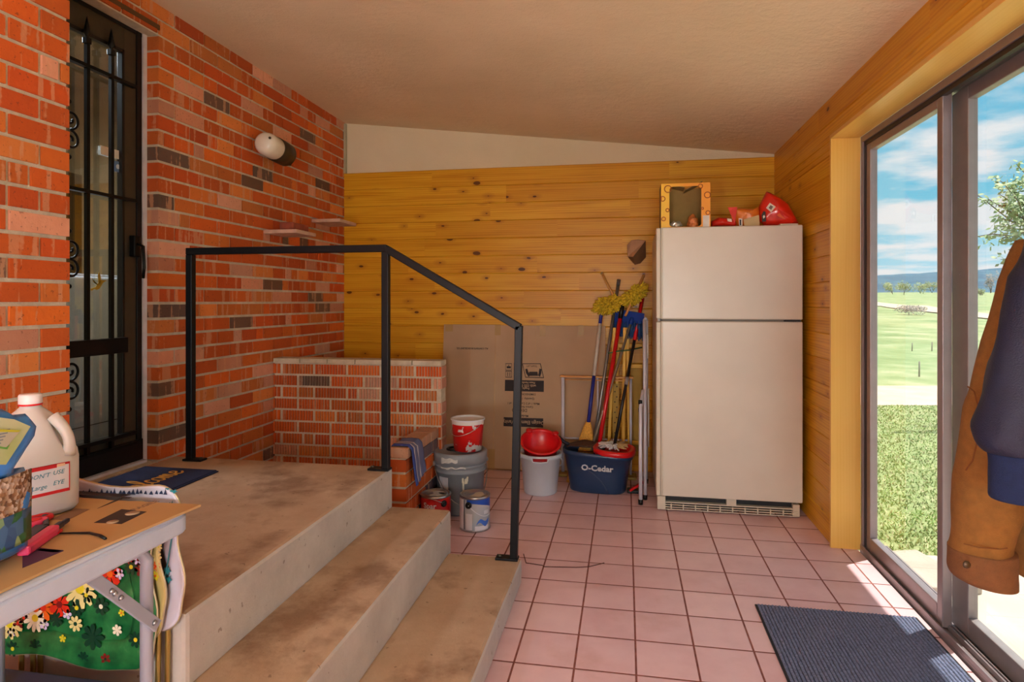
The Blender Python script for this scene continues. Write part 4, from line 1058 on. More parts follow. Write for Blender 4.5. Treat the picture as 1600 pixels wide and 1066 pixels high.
# ---------------------------------------------------------------- white bucket with a red one inside
cw = P(841, 776, Z=0); cw = V(cw.x, cw.y + .105, 0)
WB = thing('white_bucket', 'white plastic bucket standing in front of the cardboard holding a red basin', 'bucket', cw)
r0, r1, hh = .108, .135, .262
wbm = M('pale_bucket', (196, 204, 214), .35, 0, .03)
mb = MB(); mb.lathe([(.0005, 0), (r0 - .006, 0), (r0, .006), (r1 - .004, hh - .03), (r1 + .006, hh - .028), (r1 + .008, hh - .002), (r1 + .004, hh), (r1 - .005, hh), (r1 - .008, hh - .03), (r0 - .006, .006), (.0005, .006)], cw, 48); new('bucket_wall', mb, wbm, WB)
aW = TOCAM(cw); mb = MB()
arc_panel(mb, cw, r1 + .004, r1 + .009, hh - .032, hh - .012, aW - .34, aW + .30, 14, .002); new('hand_slot', mb, M('red_seen_in_slot', (150, 14, 20), .4), WB)
mb = MB(); mb.tube([V(cw.x + (r1 + .012) * math.cos(aW + a_), cw.y + (r1 + .012) * math.sin(aW + a_), hh + z_) for a_, z_ in ((-.55, -.004), (-.42, -.012), (-.34, -.034), (0, -.038), (.30, -.034), (.38, -.012), (.5, -.004))], .004, 6); new('slot_rim', mb, wbm, WB)
mb = MB(); bail(mb, cw, r1 + .008, hh - .02, .11, aW + PI * .85, .004); new('bail_handle', mb, wbm, WB)
redp = M('red_plastic', (206, 18, 26), .3, 0, .05)
cc = P(843, 702, D=4.06); mt = Matrix.Translation(V(cc.x, cw.y + .0, hh + .012)) @ Matrix.Rotation(math.radians(24), 4, 'X') @ Matrix.Rotation(math.radians(6), 4, 'Y')
mb = MB(); mb.lathe([(.0005, -.085), (.085, -.085), (.095, -.078), (.125, .03), (.136, .034), (.136, .042), (.124, .042), (.119, .032), (.090, -.072), (.0005, -.076)], n=44, mat=mt @ Matrix.Translation((0, 0, .03)))
RB = new('red_basin', mb, redp); tag(RB, 'round red plastic basin tilted towards the camera in the white bucket', 'basin')
mb = MB(); 
for a in (2.3, .9): mb = MB(); mb.lathe([(.0005, -.006), (.022, -.006), (.022, .006), (.0005, .006)], n=14, mat=mt @ Matrix.Translation((.136 * math.cos(a), .136 * math.sin(a), .068))); new('grip_tab', mb, redp, RB)
# ---------------------------------------------------------------- mop bucket
navy = M('navy_bucket', (30, 56, 92), .33, 0, .06, 9)
mc_ = V(P(935, 750, D=4.2).x, 4.205, 0)
MBK = thing('mop_bucket', 'navy blue oval mop bucket with a red wringer standing beside the refrigerator', 'bucket', mc_)
ux = V(cy_, sy_, 0).normalized(); ux = V(1, -.10, 0).normalized(); uy = V(.10, 1, 0).normalized()
def sup(t, a, b, e=.62): return (math.copysign(abs(math.cos(t)) ** e, math.cos(t)) * a, math.copysign(abs(math.sin(t)) ** e, math.sin(t)) * b)
def oval(a, b, z, tilt=0., n=48): 
    out = []
    for i in range(n):
        x, y = sup(2 * PI * i / n, a, b); q = mc_ + ux * x + uy * y; q.z = z - tilt * x; out.append(q)
    return out
HBk = .262; tl_ = .05
mb = MB(); mb.rings([oval(.15, .10, 0), oval(.178, .118, 0), oval(.184, .123, .008), oval(.20, .130, .12), oval(.222, .138, HBk - .035, tl_), oval(.232, .146, HBk - .03, tl_), oval(.234, .148, HBk - .004, tl_), oval(.228, .142, HBk, tl_), oval(.222, .137, HBk - .008, tl_), oval(.185, .118, .02), oval(.15, .10, .012)]); new('bucket_wall', mb, navy, MBK)
mb = MB(); mb.tube([mc_ - uy * .131 + ux * x + V(0, -.004 * 0, z) for x, z in ((-.10, .172), (-.05, .155), (0, .122), (.04, .082), (.075, .035), (.085, .012))], .004, 6); new('moulded_curve', mb, navy, MBK)
mb = MB(); m_ = frame_m(mc_ - uy * .1375 + ux * .012 + V(0, 0, .168), ux, (0, -.07, 1)); letters(mb, 'O-Cedar', .052, m_, ext=.0014, bold=.0016, sx=1.08)
new('lettering', mb, M('silver_print', (196, 200, 206), .4), MBK)
# spin wringer over the right half
mb = MB(); wc = mc_ + ux * .108
def ov2(a, b, z, n=36): 
    out = []
    for i in range(n):
        x, y = sup(2 * PI * i / n, a, b, .75); q = wc + ux * x + uy * y; q.z = z - tl_ * (x + .108); out.append(q)
    return out
mb.rings([ov2(.126, .145, HBk - .008), ov2(.137, .158, HBk - .004), ov2(.138, .159, HBk + .022), ov2(.126, .146, HBk + .028), ov2(.105, .118, HBk + .024), ov2(.10, .11, HBk - .06), ov2(.04, .04, HBk - .09)]); new('wringer', mb, redp, MBK)
mb = MB(); pd = mc_ + ux * .22 + V(0, -.03, 0)
mb.obox(pd + V(.04, -.02, .055), (1, -.2, .75), (.2, 1, 0), (-.75, 0, 1), (.12, .06, .016), .005); new('foot_pedal', mb, redp, MBK)
mb = MB(); mb.box(pd + V(-.03, -.03, 0.001), pd + V(.07, .04, .022), .006); new('pedal_base', mb, blk, MBK)
# dustpan of brown metal inside the bucket, handle out over the left rim
mb = MB(); dc = mc_ + ux * -.09 + uy * .03
mb.sheet(lambda u, v: dc + ux * (-.12 + .25 * u) + uy * (-.05 + .10 * v) + V(0, 0, HBk + .008 + .035 * math.sin(u * PI) * (.4 + .6 * v) - .012 * u + .005 * noise.noise(V(u * 6, v * 6, 0))), 20, 8); dp_ = new('dustpan', mb, M('brown_metal', (74, 50, 42), .5, .2, .25, 20), solid=.004)
tag(dp_, 'dark brown dustpan lying across the left half of the navy mop bucket', 'dustpan')
mb = MB(); mb.tube([dc + ux * -.11 + V(0, -.01, HBk + .012), dc + ux * -.15 + V(0, -.015, HBk + .032), dc + ux * -.185 + V(0, -.02, HBk + .065)], [.014, .012, .013], 10); new('handle', mb, M('dark_plastic', (40, 40, 54), .5), dp_)
# ---------------------------------------------------------------- spin mop standing in the wringer
ptop = P(1004, 466, Y=4.625); pbot = V(wc.x - .004, wc.y + .01, HBk + .012)
SM = thing('spin_mop', 'string mop with black and red pole standing in the red wringer', 'mop', pbot)
def lerp(a, b, t): return a + (b - a) * t
mb = MB(); mb.rod(pbot, lerp(pbot, ptop, .70), .0105, 12); new('pole', mb, M('black_pole', (32, 30, 34), .35, .2), SM)
mb = MB(); mb.rod(lerp(pbot, ptop, .70), ptop, .013, 12); new('grip', mb, redp, SM)
mb = MB(); mb.rod(lerp(pbot, ptop, .40), lerp(pbot, ptop, .45), .013, 12); new('pole_joint', mb, M('grey_plastic', (150, 146, 146), .4), SM)
def strings(name, m, a0, a1, n, seed, R):
    rg = random.Random(seed); mb = MB()
    for i in range(n):
        a = a0 + (a1 - a0) * rg.random(); L_ = R * rg.uniform(.65, 1.0); up = rg.uniform(.012, .034)
        d = V(math.cos(a), math.sin(a), 0)
        mb.tube([pbot + V(0, 0, -.005), pbot + d * L_ * .45 + V(0, 0, up), pbot + d * L_ + V(0, 0, up * .6 + rg.uniform(-.008, .02))], [.005, .006, .003], 5)
    return new(name, mb, m, SM)
strings('white_strings', M('white_cotton', (206, 204, 208), .95, 0, .1, 80), PI * .55, PI * 1.65, 70, 4, .105); strings('tan_strings', M('tan_cotton', (196, 164, 112), .95, 0, .1, 80), -PI * .45, PI * .6, 60, 5, .10)
# ---------------------------------------------------------------- wooden topped rack
lwood = M('light_wood', (206, 150, 78), .5, 0, .1, 8); wtube = M('pale_tube', (206, 206, 222), .4, .05, .04)
ra = P(877, 588, Y=4.50); rb = P(990, 587, Y=4.50)
RK = thing('drying_rack', 'slim rack with wooden top rail and pale legs standing behind the mop bucket', 'rack', V((ra.x + rb.x) / 2, 4.50, 0))
mb = MB(); mb.box((ra.x - .01, 4.485, ra.z - .006), (rb.x, 4.515, ra.z + .006), .003); new('top_rail', mb, lwood, RK)
mb = MB(); mb.box((ra.x + .02, 4.52, ra.z - .03), (rb.x - .01, 4.528, ra.z - .022), .002); new('lower_rail', mb, lwood, RK)
for x, y, r_ in ((ra.x + .012, 4.50, .012), (rb.x - .02, 4.50, .009), (P(934, 592, Y=4.53).x, 4.53, .007)):
    mb = MB(); mb.rod((x, y, .02 if r_ > .008 else .25), (x, y, ra.z - .006), r_, 12); new('leg', mb, wtube, RK)
for x in (ra.x + .012, rb.x - .02):
    mb = MB(); mb.box((x - .03, 4.43, .001), (x + .04, 4.55, .022), .006); new('foot', mb, M('mustard_foot', (150, 120, 50), .6), RK)
mb = MB(); mb.box((ra.x + .012, 4.535, .25), (rb.x - .02, 4.545, .262)); new('lower_bar', mb, wtube, RK)
# ---------------------------------------------------------------- poles leaning on the back boards
def lean(pb, pt, yb, yt):
    """foot and head of a pole: foot on the floor at depth yb, head touching at depth yt"""
    d0 = P(*pt, Y=yt); d1 = P(*pb, Y=yb); t = d1.z / (d0.z - d1.z) if abs(d0.z - d1.z) > 1e-6 else 0
    return d1 + (d1 - d0) * t * 0, d0
# straw broom
hb = P(919, 664, Y=4.40); ht = P(941, 477, Y=4.60)
BR = thing('straw_broom', 'yellow straw broom with a blue and white handle leaning on the back wall', 'broom', V(hb.x, hb.y, 0))
bw = M('blue_handle', (34, 44, 140), .4); wh = M('white_handle', (204, 196, 184), .4)
for a, b, m, nm in ((0, .40, bw, 'blue_handle'), (.40, .84, wh, 'white_sleeve'), (.84, 1, bw, 'blue_tip')):
    mb = MB(); mb.rod(lerp(hb, ht, a), lerp(hb, ht, b), .0128, 12); new(nm, mb, m, BR)
straw = M('broom_straw', (218, 164, 70), .85, 0, .25, 120, .5, 200)
dn = (hb - ht).normalized(); foot = hb + dn * ((hb.z - .006) / -dn.z)
mb = MB(); K = 14; rr = []
axx = V(1, 0, 0)
for k in range(K + 1):
    t = k / K; c_ = lerp(hb + V(0, 0, .02), foot, t); wid = .016 + .085 * (t ** .75); th_ = .016 + .020 * t ** .5
    rr.append([c_ + axx * (wid * math.cos(2 * PI * i / 40) * (1 + (.05 if i % 2 else -.03) * t)) + V(0, 1, .15) * (th_ * math.sin(2 * PI * i / 40) * (1 + (.12 if i % 2 else -.08))) for i in range(40)])
mb.rings(rr); new('straw_head', mb, straw, BR)
mb = MB()
for t in (.40, .47, .54, .61):
    c_ = lerp(hb + V(0, 0, .02), foot, t); wid = .018 + .085 * (t ** .75); th_ = .018 + .020 * t ** .5
    mb.tube([c_ + axx * (wid * math.cos(2 * PI * i / 30)) + V(0, 1, .15) * (th_ * math.sin(2 * PI * i / 30)) for i in range(30)], .003, 5, closed=True)
new('binding_cord', mb, M('dark_cord', (96, 50, 34), .8), BR)
def pole(name, label, cat, pb, pt, yb, yt, r, m, loc=True):
    a = P(*pb, Z=.004) if yb is None else P(*pb, Y=yb); b = P(*pt, Y=yt)
    if a.z > .01: 
        d = (a - b).normalized(); a = a + d * ((a.z - .006) / -d.z)
    T = thing(name, label, cat, V(a.x, a.y, 0)); return T, a, b
T, a, b = pole('mop_pole', 'plain grey metal pole leaning on the back wall right of the straw broom', 'pole', (934, 655), (967, 437), 4.42, 4.64, .012, None)
mb = MB(); mb.rod(a, b - (b - a).normalized() * .04, .0115, 12); new('pole', mb, M('grey_metal', (138, 138, 138), .35, .7, .05), T)
mb = MB(); mb.rod(b - (b - a).normalized() * .045, b, .013, 12); new('end_cap', mb, M('pole_cap', (88, 84, 80), .5), T)
mb = MB(); mb.obox(a + V(0, 0, .012), (1, 0, 0), (0, 1, 0), (0, 0, 1), (.10, .05, .022), .006); new('mop_head', mb, wtube, T)
T, a, b = pole('duster_pole', 'bright red pole with a black grip leaning in front of the blue broom head', 'pole', (937, 690), (973, 474), 4.36, 4.565, .014, None)
g = lerp(a, b, .91); mb = MB(); mb.rod(a, g, .0145, 12); new('pole', mb, redp, T)
mb = MB(); mb.rod(g, b, .0165, 12); new('grip', mb, blk, T)
# upturned blue broom
T, a, b = pole('plastic_broom', 'upturned blue plastic broom with bristles hanging from its wide head', 'broom', (948, 625), (985, 507), 4.42, 4.535, .01, None)
mb = MB(); mb.rod(a, b, .0095, 12); new('handle', mb, M('dull_handle', (150, 140, 124), .4, .4), T)
blue = M('blue_plastic', (22, 66, 160), .4, 0, .08); brs = M('blue_bristle', (40, 84, 140), .85, 0, .3, 80, .8, 120)
yq = 4.60
def pq(pts, y): return [P(p, q_, Y=y) for p, q_ in pts]
mb = MB(); mb.prism([P(p_, q_, Y=4.60 - .0022 * (p_ - 960)) for p_, q_ in [(963, 483), (1007, 490), (1007, 506), (990, 505), (980, 512), (958, 506)]], (0, .03, 0)); new('broom_head', mb, blue, T, bevel=.004)
mb = MB(); mb.rod(b - V(0, .0, .0), b + (b - a).normalized() * .05 , .016, 12); new('socket', mb, blue, T)
mb = MB(); rg = random.Random(6)
for i in range(160):
    u = rg.random(); x0 = 958 + 49 * u; y0 = 504 + rg.uniform(-3, 3); ln_ = rg.uniform(14, 22) + 6 * u; yy = 4.60 - .0022 * (x0 - 960) + rg.uniform(-.003, .03)
    p0 = P(x0, y0, Y=yy); p1 = P(x0 + rg.uniform(-3, 3), y0 + ln_, Y=yy - rg.uniform(0, .012)); mb.rod(p0, p1, .0032, 4)
new('bristles', mb, brs, T)
# fluffy yellow dusters
fl = M('yellow_fluff', (214, 186, 40), .95, 0, .3, 70, .6, 150)
def fluff(parent, ctr, size, n, seed, ang):
    rg = random.Random(seed); mb = MB(); ca, sa = math.cos(ang), math.sin(ang)
    mb.ball(ctr, 1, (size[0] * .8, size[1] * .8, size[2] * .75), 14)
    for v in mb.bm.verts:
        d = v.co - ctr; x, z = d.x * ca - d.z * sa, d.x * sa + d.z * ca; v.co = ctr + V(x, d.y, z)
    for i in range(n):
        th, ph = rg.uniform(0, 2 * PI), math.acos(rg.uniform(-1, 1)); d = V(math.sin(ph) * math.cos(th), math.sin(ph) * math.sin(th), math.cos(ph))
        p = V(d.x * size[0], d.y * size[1], d.z * size[2]); p = V(p.x * ca - p.z * sa, p.y, p.x * sa + p.z * ca)
        q_ = p * rg.uniform(1.05, 1.3) + V(rg.uniform(-1, 1), rg.uniform(-1, 1), rg.uniform(-1, 1)) * .012
        mb.tube([ctr + p * .7, ctr + (p + q_) / 2 + V(rg.uniform(-1, 1), 0, rg.uniform(-1, 1)) * .006, ctr + q_], [.006, .007, .003], 5)
    return new('fluffy_head', mb, fl, parent)
yd = 4.565
c1 = P(950, 477, Y=yd); T = thing('dust_mop', 'fluffy yellow dust mop against the boards, left of two, with short stick pointing up left', 'duster', c1)
fluff(T, c1, (.098, .04, .058), 260, 3, .25)
mb = MB(); a_, b_ = P(961, 468, Y=yd + .02), P(941, 428, Y=yd + .06); mb.rod(a_, b_, .008, 10); new('stick', mb, lwood, T)
mb = MB(); mb.rod(b_ + (a_ - b_) * .0, b_ + (b_ - a_).normalized() * .012, .009, 10); new('stick_tip', mb, M('stick_tip', (150, 128, 84), .6), T)
c2 = P(990, 462, Y=yd); T = thing('dust_mop', 'fluffy yellow dust mop with long wooden stick, right of two beside the refrigerator', 'duster', c2)
fluff(T, c2, (.10, .04, .052), 260, 8, .62)
mb = MB(); a_, b_ = P(977, 494, Y=yd - .04), P(1006, 430, Y=yd + .07); mb.rod(a_, b_, .009, 10); new('stick', mb, lwood, T)
# ---------------------------------------------------------------- folded yellow step ladder behind the tools
yel = M('yellow_paint', (224, 176, 50), .5, 0, .08); yel2 = M('yellow_panel', (176, 142, 46), .6, 0, .1)
FY2 = 4.50
LD = thing('step_ladder', 'folded yellow wooden ladder frame with a perforated plate standing behind the poles', 'ladder', V(P(975, 600, Y=FY2).x, FY2, 0))
for px0, px1, yy in ((949, 960, 4.50), (960, 966, 4.56), (973, 976, 4.50), (984, 980, 4.53)):
    b0 = P(px0, 740, Y=yy); t0 = P(px1, 512, Y=yy + .03); b0.z = .01
    mb = MB(); d = (t0 - b0).normalized(); mb.obox((b0 + t0) / 2, d, V(0, 1, 0).cross(d), V(0, 1, 0), ((t0 - b0).length, .022, .022), .003); new('rail', mb, yel, LD)
mb = MB(); 
for py, xa_, xb_ in ((572, 982, 1004), (690, 950, 1000), (540, 952, 1004)): p, q_ = P(xa_, py, Y=4.585), P(xb_, py, Y=4.585); mb.box((p.x, 4.575, p.z - .014), (q_.x, 4.597, p.z + .014), .003)
new('rung', mb, yel, LD)
pl0, pl1 = P(957, 715, Y=4.545), P(967, 600, Y=4.545)
mb = MB(); mb.box((pl0.x, 4.545, pl0.z), (pl1.x, 4.549, pl1.z)); mb.box((P(985, 570, Y=4.61).x, 4.61, P(985, 705, Y=4.61).z), (P(1003, 570, Y=4.61).x, 4.615, P(985, 575, Y=4.61).z)); pn = new('perforated_plate', mb, yel2, LD)
mb = MB()
for k in range(14):
    z = pl0.z + .03 + k * (pl1.z - pl0.z - .05) / 13; x = (pl0.x + pl1.x) / 2; mb.lathe([(.0005, 0), (.005, 0), (.005, .001), (.0005, .001)], n=8, mat=frame_m((x + (.008 if k % 2 else -.006), 4.5446, z), (1, 0, 0), (0, 0, 1)))
new('plate_holes', mb, dkp, pn)
mb = MB(); mb.tube([P(950, 552, Y=4.49), P(965, 549, Y=4.48), P(985, 547, Y=4.485), P(1003, 543, Y=4.53)], .0045, 6); new('green_tie', mb, M('green_cord', (44, 92, 52), .7), LD)
# ---------------------------------------------------------------- folded chair beside the refrigerator
gt = M('grey_tube', (206, 208, 222), .35, .1, .04); seatm = M('white_seat', (206, 202, 196), .5)
FCx = P(1001, 700, Y=3.93).x
FC = thing('folding_chair', 'folded grey tube chair standing edge-on against the refrigerator side', 'chair', V(FCx, 4.1, 0))
lo = P(1001, 786, Z=.01); mid = P(1001, 636, Y=lo.y + .1); top = P(1008, 505, Y=lo.y + .36)
def leg(x, pts, m=gt, r=.0115):
    mb = MB(); mb.tube(pts, r, 12); return new('leg', mb, m, FC)
xa_ = lo.x; xb_ = top.x
leg(0, [(xa_, lo.y, .03), (xa_, lo.y + .03, .35), (xa_ + .002, lo.y + .09, mid.z), (xa_ + .018, lo.y + .14, mid.z + .10)])
leg(0, [(xb_ - .008, lo.y + .10, .03), (xb_ - .008, lo.y + .16, .45), (xb_ - .006, lo.y + .26, .85), (xb_ - .004, lo.y + .37, top.z + .02)])
leg(0, [(xb_ + .01, lo.y + .46, .03), (xb_ + .01, lo.y + .42, .5), (xb_ + .01, lo.y + .38, top.z + .02)])
mb = MB(); mb.tube([(xb_ - .004, lo.y + .37, top.z + .018), (xb_ + .003, lo.y + .375, top.z + .03), (xb_ + .01, lo.y + .38, top.z + .018)], .0115, 12); new('back_frame', mb, gt, FC)
for p in ((xa_, lo.y, .001), (xb_ - .008, lo.y + .10, .001), (xb_ + .01, lo.y + .46, .001)):
    mb = MB(); mb.lathe([(.0005, 0), (.014, 0), (.015, .03), (.0005, .03)], p, 12); new('rubber_foot', mb, blk, FC)
mb = MB(); rr = []
for k in range(13):
    t = k / 12; z = .30 + .38 * t; wv = .10 * math.sin(PI * min(1, t * 1.02 + .02)) ** .5
    rr.append([V(xb_ + .016 + .007 * math.cos(2 * PI * i / 12), lo.y + .26 + wv * math.sin(2 * PI * i / 12), z) for i in range(12)])
mb.rings(rr); new('seat', mb, seatm, FC)
mb = MB(); mb.obox((xb_ + .014, lo.y + .36, .95), (0, 1, 0), (0, .1, 1), (1, 0, 0), (.10, .16, .012), .004); new('backrest', mb, seatm, FC)
mb = MB(); 
for z in (mid.z - .02, mid.z + .03): mb.lathe([(.0005, -.012), (.014, -.012), (.014, .012), (.0005, .012)], n=12, mat=frame_m((xa_ + .0, lo.y + .10, z), (0, 1, 0), (0, 0, 1)))
new('hinge_bolt', mb, blk, FC)
# ---------------------------------------------------------------- folded brown paper scoop stuck between wall and refrigerator
pp = M('brown_paper', (188, 150, 118), .9, 0, .15, 14, .3); pp2 = M('brown_paper_dark', (112, 78, 48), .9, 0, .2, 14, .3)  # lower fold takes the darker brown
yv = 4.655
pts = dict(a=(980, 383), b=(987, 376), c=(997, 375), d=(1008, 378), e=(989, 403), f=(981, 402), g=(1009, 402), h=(1000, 412), i=(992, 414))
q_ = {k: P(*v, Y=yv) for k, v in pts.items()}
for k, dy_ in dict(a=-.004, b=-.02, c=-.03, d=-.08, e=-.11, f=-.05, g=-.004, h=-.02, i=-.03).items(): q_[k].y += dy_
mb = MB(); mb.face([q_[k] for k in 'abcdef'])
PPR = new('paper_scoop', mb, pp, solid=.003); tag(PPR, 'folded brown cardboard scrap stuck on the boards left of the refrigerator', 'cardboard')
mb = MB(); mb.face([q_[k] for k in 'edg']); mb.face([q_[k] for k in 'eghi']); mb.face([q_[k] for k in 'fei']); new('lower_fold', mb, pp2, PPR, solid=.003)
# ================================================================ FOLDING TABLE CORNER
TZ = .765
tbl = M('table_plastic', (184, 194, 214), .45, 0, .03, 30, .1, 200); tleg = M('table_leg', (168, 172, 186), .38, .3, .03)
TX1, TXA, TYA, TYB = -1.003, -1.50, .52, 1.308
TB = thing('folding_table', 'pale grey plastic folding table with tubular legs beside the concrete landing', 'table', ((TX1 + TXA) / 2, .9, 0))
mb = MB(); r = .03; oc = []
for cx, cy, a0 in ((TX1 - r, TYB - r, 0), (TXA + r, TYB - r, 90), (TXA + r, TYA + r, 180), (TX1 - r, TYA + r, 270)):
    for k in range(7): a = math.radians(a0 + 15 * k); oc.append((cx + r * math.cos(a), cy + r * math.sin(a)))
def ring(z, ins=0.):
    cx, cy = (TX1 + TXA) / 2, (TYA + TYB) / 2
    return [V(cx + (x - cx) * (1 - ins / .25), cy + (y - cy) * (1 - ins / .39), z) for x, y in oc]
mb.rings([ring(TZ - .05, .003), ring(TZ - .045, 0), ring(TZ - .014, 0), ring(TZ - .010, .004), ring(TZ - .006, .001), ring(TZ - .002, .003), ring(TZ, .008)])
for f in mb.bm.faces: f.smooth = False
new('table_top', mb, tbl, TB)
lx0, lx1, ly = -1.04, -1.432, P(229, 930, X=-1.04).y
for x in (lx0, lx1):
    mb = MB(); mb.tube([(x, ly - .06, TZ - .055), (x, ly - .02, TZ - .058), (x, ly, TZ - .085), (x, ly, .02)], .0132, 14); new('leg', mb, tleg, TB)
    mb = MB(); mb.tube([(x, TYA + .20, TZ - .055), (x, TYA + .14, TZ - .058), (x, TYA + .12, TZ - .085), (x, TYA + .12, .02)], .0132, 14); new('leg', mb, tleg, TB)
mb = MB(); mb.rod((lx0, ly, .16), (lx1, ly, .16), .011, 12); mb.rod((lx0, TYA + .12, .16), (lx1, TYA + .12, .16), .011, 12); new('crossbar', mb, tleg, TB)
b0 = P(243, 976, X=lx0 + .018); b1 = P(140, 900, X=lx0 + .018)
mb = MB(); d = (b1 - b0).normalized(); b1 = b1 + d * .03; mb.obox((b0 + b1) / 2, d, (1, 0, 0), d.cross(V(1, 0, 0)), ((b1 - b0).length + .02, .006, .026), .002); br = new('brace', mb, tleg, TB)
mb = MB(); 
for t in (.04, .52, .60, .64): mb.lathe([(.0005, .006), (.004, .005), (.006, 0), (.0005, 0)], n=10, mat=frame_m(lerp(b0, b1, t) + V(.003, 0, .0), (0, 1, 0), (0, 0, 1)))
new('rivet', mb, tin, br)
for x in (lx0, lx1):
    for y in (ly, TYA + .12):
        mb = MB(); mb.lathe([(.0005, 0), (.016, 0), (.0165, .03), (.0005, .03)], (x, y, .0), 12); new('rubber_foot', mb, blk, TB)
# ---- cardboard sheet on the table
CZ = TZ + .001
mb = MB(); pl = [P(327, 780, Z=CZ + .005), P(212, 775, Z=CZ), P(108, 773, Z=CZ)]
poly_ = [V(-.985, 1.316, 0), V(-1.235, 1.305, 0), V(-1.235, 1.31, 0), V(-1.495, 1.308, 0), V(-1.495, .56, 0), V(-1.022, .56, 0), V(-1.016, .97, 0)]
mb.prism([V(p.x, p.y, CZ) for p in poly_], (0, 0, .005))
CS = new('cardboard_sheet', mb, M('kraft_sheet', (190, 150, 100), .85, 0, .06, 5, .08, 30)); tag(CS, 'brown cardboard sheet with black printing lying on the folding table', 'cardboard')
def on_sheet(pts, z=CZ + .0053): return [P(a, b, Z=z) for a, b in pts]
def patch(name, pts, m, par=CS, z=CZ + .0053, t=.0005): mb = MB(); mb.prism(on_sheet(pts, z), (0, 0, t)); return new(name, mb, m, par)
inkb = M('dark_print', (58, 44, 42), .8); inkg = M('faded_print', (140, 108, 84), .85)
b = patch('black_print', [(147, 817), (190, 796), (229, 800), (190, 819)], inkb)
mb = MB(); 
for px, py, r in ((176, 815.5, .012), (207, 802, .015)):
    c = P(px, py, Z=CZ + .006); mb.lathe([(.0005, 0), (r, 0), (r, .0004), (.0005, .0004)], (c.x, c.y, CZ + .0058), 18)
new('white_mark', mb, card, b)
patch('faded_print', [(80, 812), (118, 795), (140, 796), (106, 813)], inkg); patch('black_print', [(108, 772), (122, 767), (205, 773), (190, 777)], inkb)
patch('black_print', [(152, 795), (190, 777), (206, 777.5), (202, 779), (193, 779)], inkb)
patch('purple_print', [(35, 868), (60, 856), (100, 861), (35, 888)], M('purple_print', (84, 44, 74), .7)); patch('blue_print', [(58, 861), (62, 858), (99, 860), (88, 864)], M('slate_print', (96, 108, 140), .7))
mb = MB(); m_ = frame_m(P(224, 791, Z=CZ + .0055), (.1, 1, 0), (-1, .1, 0)); letters(mb, 'FRAGILE', .022, m_, ext=.0003); new('small_lettering', mb, inkg, CS)
# curved black cable tie
mb = MB(); mb.tube([P(86, 834, Z=CZ + .008), P(115, 833, Z=CZ + .008), P(140, 833, Z=CZ + .008), P(156, 837, Z=CZ + .009), P(165, 842, Z=CZ + .007)], [.0016, .002, .0028, .0034, .003], 6)
tag(new('cable_tie', mb, blk), 'black curved strip lying on the cardboard sheet', 'strip')
# ---- pink cutter and red scissors
pink = M('pink_plastic', (226, 62, 104), .35, 0, .04)
a = P(35, 862, Z=CZ + .016); b = P(85, 827, Z=CZ + .016); d = (b - a).normalized()
KN = thing('box_cutter', 'pink box cutter with a dark blue tip lying on the cardboard sheet', 'cutter', V(a.x, a.y, CZ + .006))
mb = MB(); mb.obox((a + b) / 2, d, V(0, 0, 1).cross(d), (0, 0, 1), ((b - a).length, .022, .02), .005); new('body', mb, pink, KN)
mb = MB(); e = b + d * .03; mb.obox((b + e) / 2 + V(0, 0, .001), d, V(0, 0, 1).cross(d), (0, 0, 1), ((e - b).length, .013, .012), .003); mb.obox(e + d * .012, d, V(0, 0, 1).cross(d), (0, 0, 1), (.03, .010, .009), .003); new('slider_tip', mb, M('navy_tip', (26, 28, 48), .4), KN)
mb = MB(); mb.obox(b + d * .006 + V(.006, -.004, -.006), d, V(0, 0, 1).cross(d), (0, 0, 1), (.02, .016, .006), .002); new('red_catch', mb, redp, KN)
SCI = thing('scissors', 'red handled scissors with black grips lying behind the pink box cutter', 'scissors', P(55, 815, Z=CZ + .006))
for (cx, cy, rx, ry_, nm) in ((46, 818, .028, .016, 'finger_loop'), (62, 810, .020, .014, 'finger_loop')):
    c = P(cx, cy, Z=CZ + .014); u_ = V(.5, .86, 0); w_ = V(-.86, .5, 0)
    mb = MB(); mb.tube([c + u_ * (rx * math.cos(t)) + w_ * (ry_ * math.sin(t)) for t in [2 * PI * i / 20 for i in range(20)]], .0062, 8, closed=True); new(nm, mb, pink if cy > 812 else redp, SCI)
mb = MB(); a = P(66, 822, Z=CZ + .013); b = P(36, 845, Z=CZ + .011); mb.obox((a + b) / 2, (a - b), V(0, 0, 1).cross(a - b), (0, 0, 1), ((a - b).length, .026, .007), .002); new('blades', mb, M('dark_steel', (54, 52, 58), .35, .7), SCI)
mb = MB(); a = P(70, 804, Z=CZ + .013); b = P(72, 824, Z=CZ + .012); mb.obox((a + b) / 2, (a - b), V(0, 0, 1).cross(a - b), (0, 0, 1), ((a - b).length, .012, .012), .004); new('grip', mb, blk, SCI)
# ---- gallon jug
jc = V(-1.326, 1.195, CZ + .0055); tn = V(.357, .934, 0).normalized(); nn_ = V(tn.y, -tn.x, 0)
JG = thing('plastic_jug', 'cloudy white gallon jug with a red bordered label on the folding table', 'jug', jc)
jm = M('cloudy_plastic', (204, 198, 196), .4, 0, .04, 12, sub=.15)
def jring(z, hw, e, off=(0, 0), n=48):
    out = []
    for i in range(n):
        t = 2 * PI * i / n; x = math.copysign(abs(math.cos(t)) ** e, math.cos(t)) * hw; y = math.copysign(abs(math.sin(t)) ** e, math.sin(t)) * hw
        # hollow for the grip at the front right shoulder
        a = math.atan2(math.sin(t - .95), math.cos(t - .95)); k = 1
        if .125 < z < .225: k = 1 - .30 * math.exp(-(a / .33) ** 2) * math.sin(PI * (z - .125) / .1) ** .7
        out.append(jc + tn * ((x + off[0]) * k) + nn_ * ((y + off[1]) * k) + V(0, 0, z))
    return out
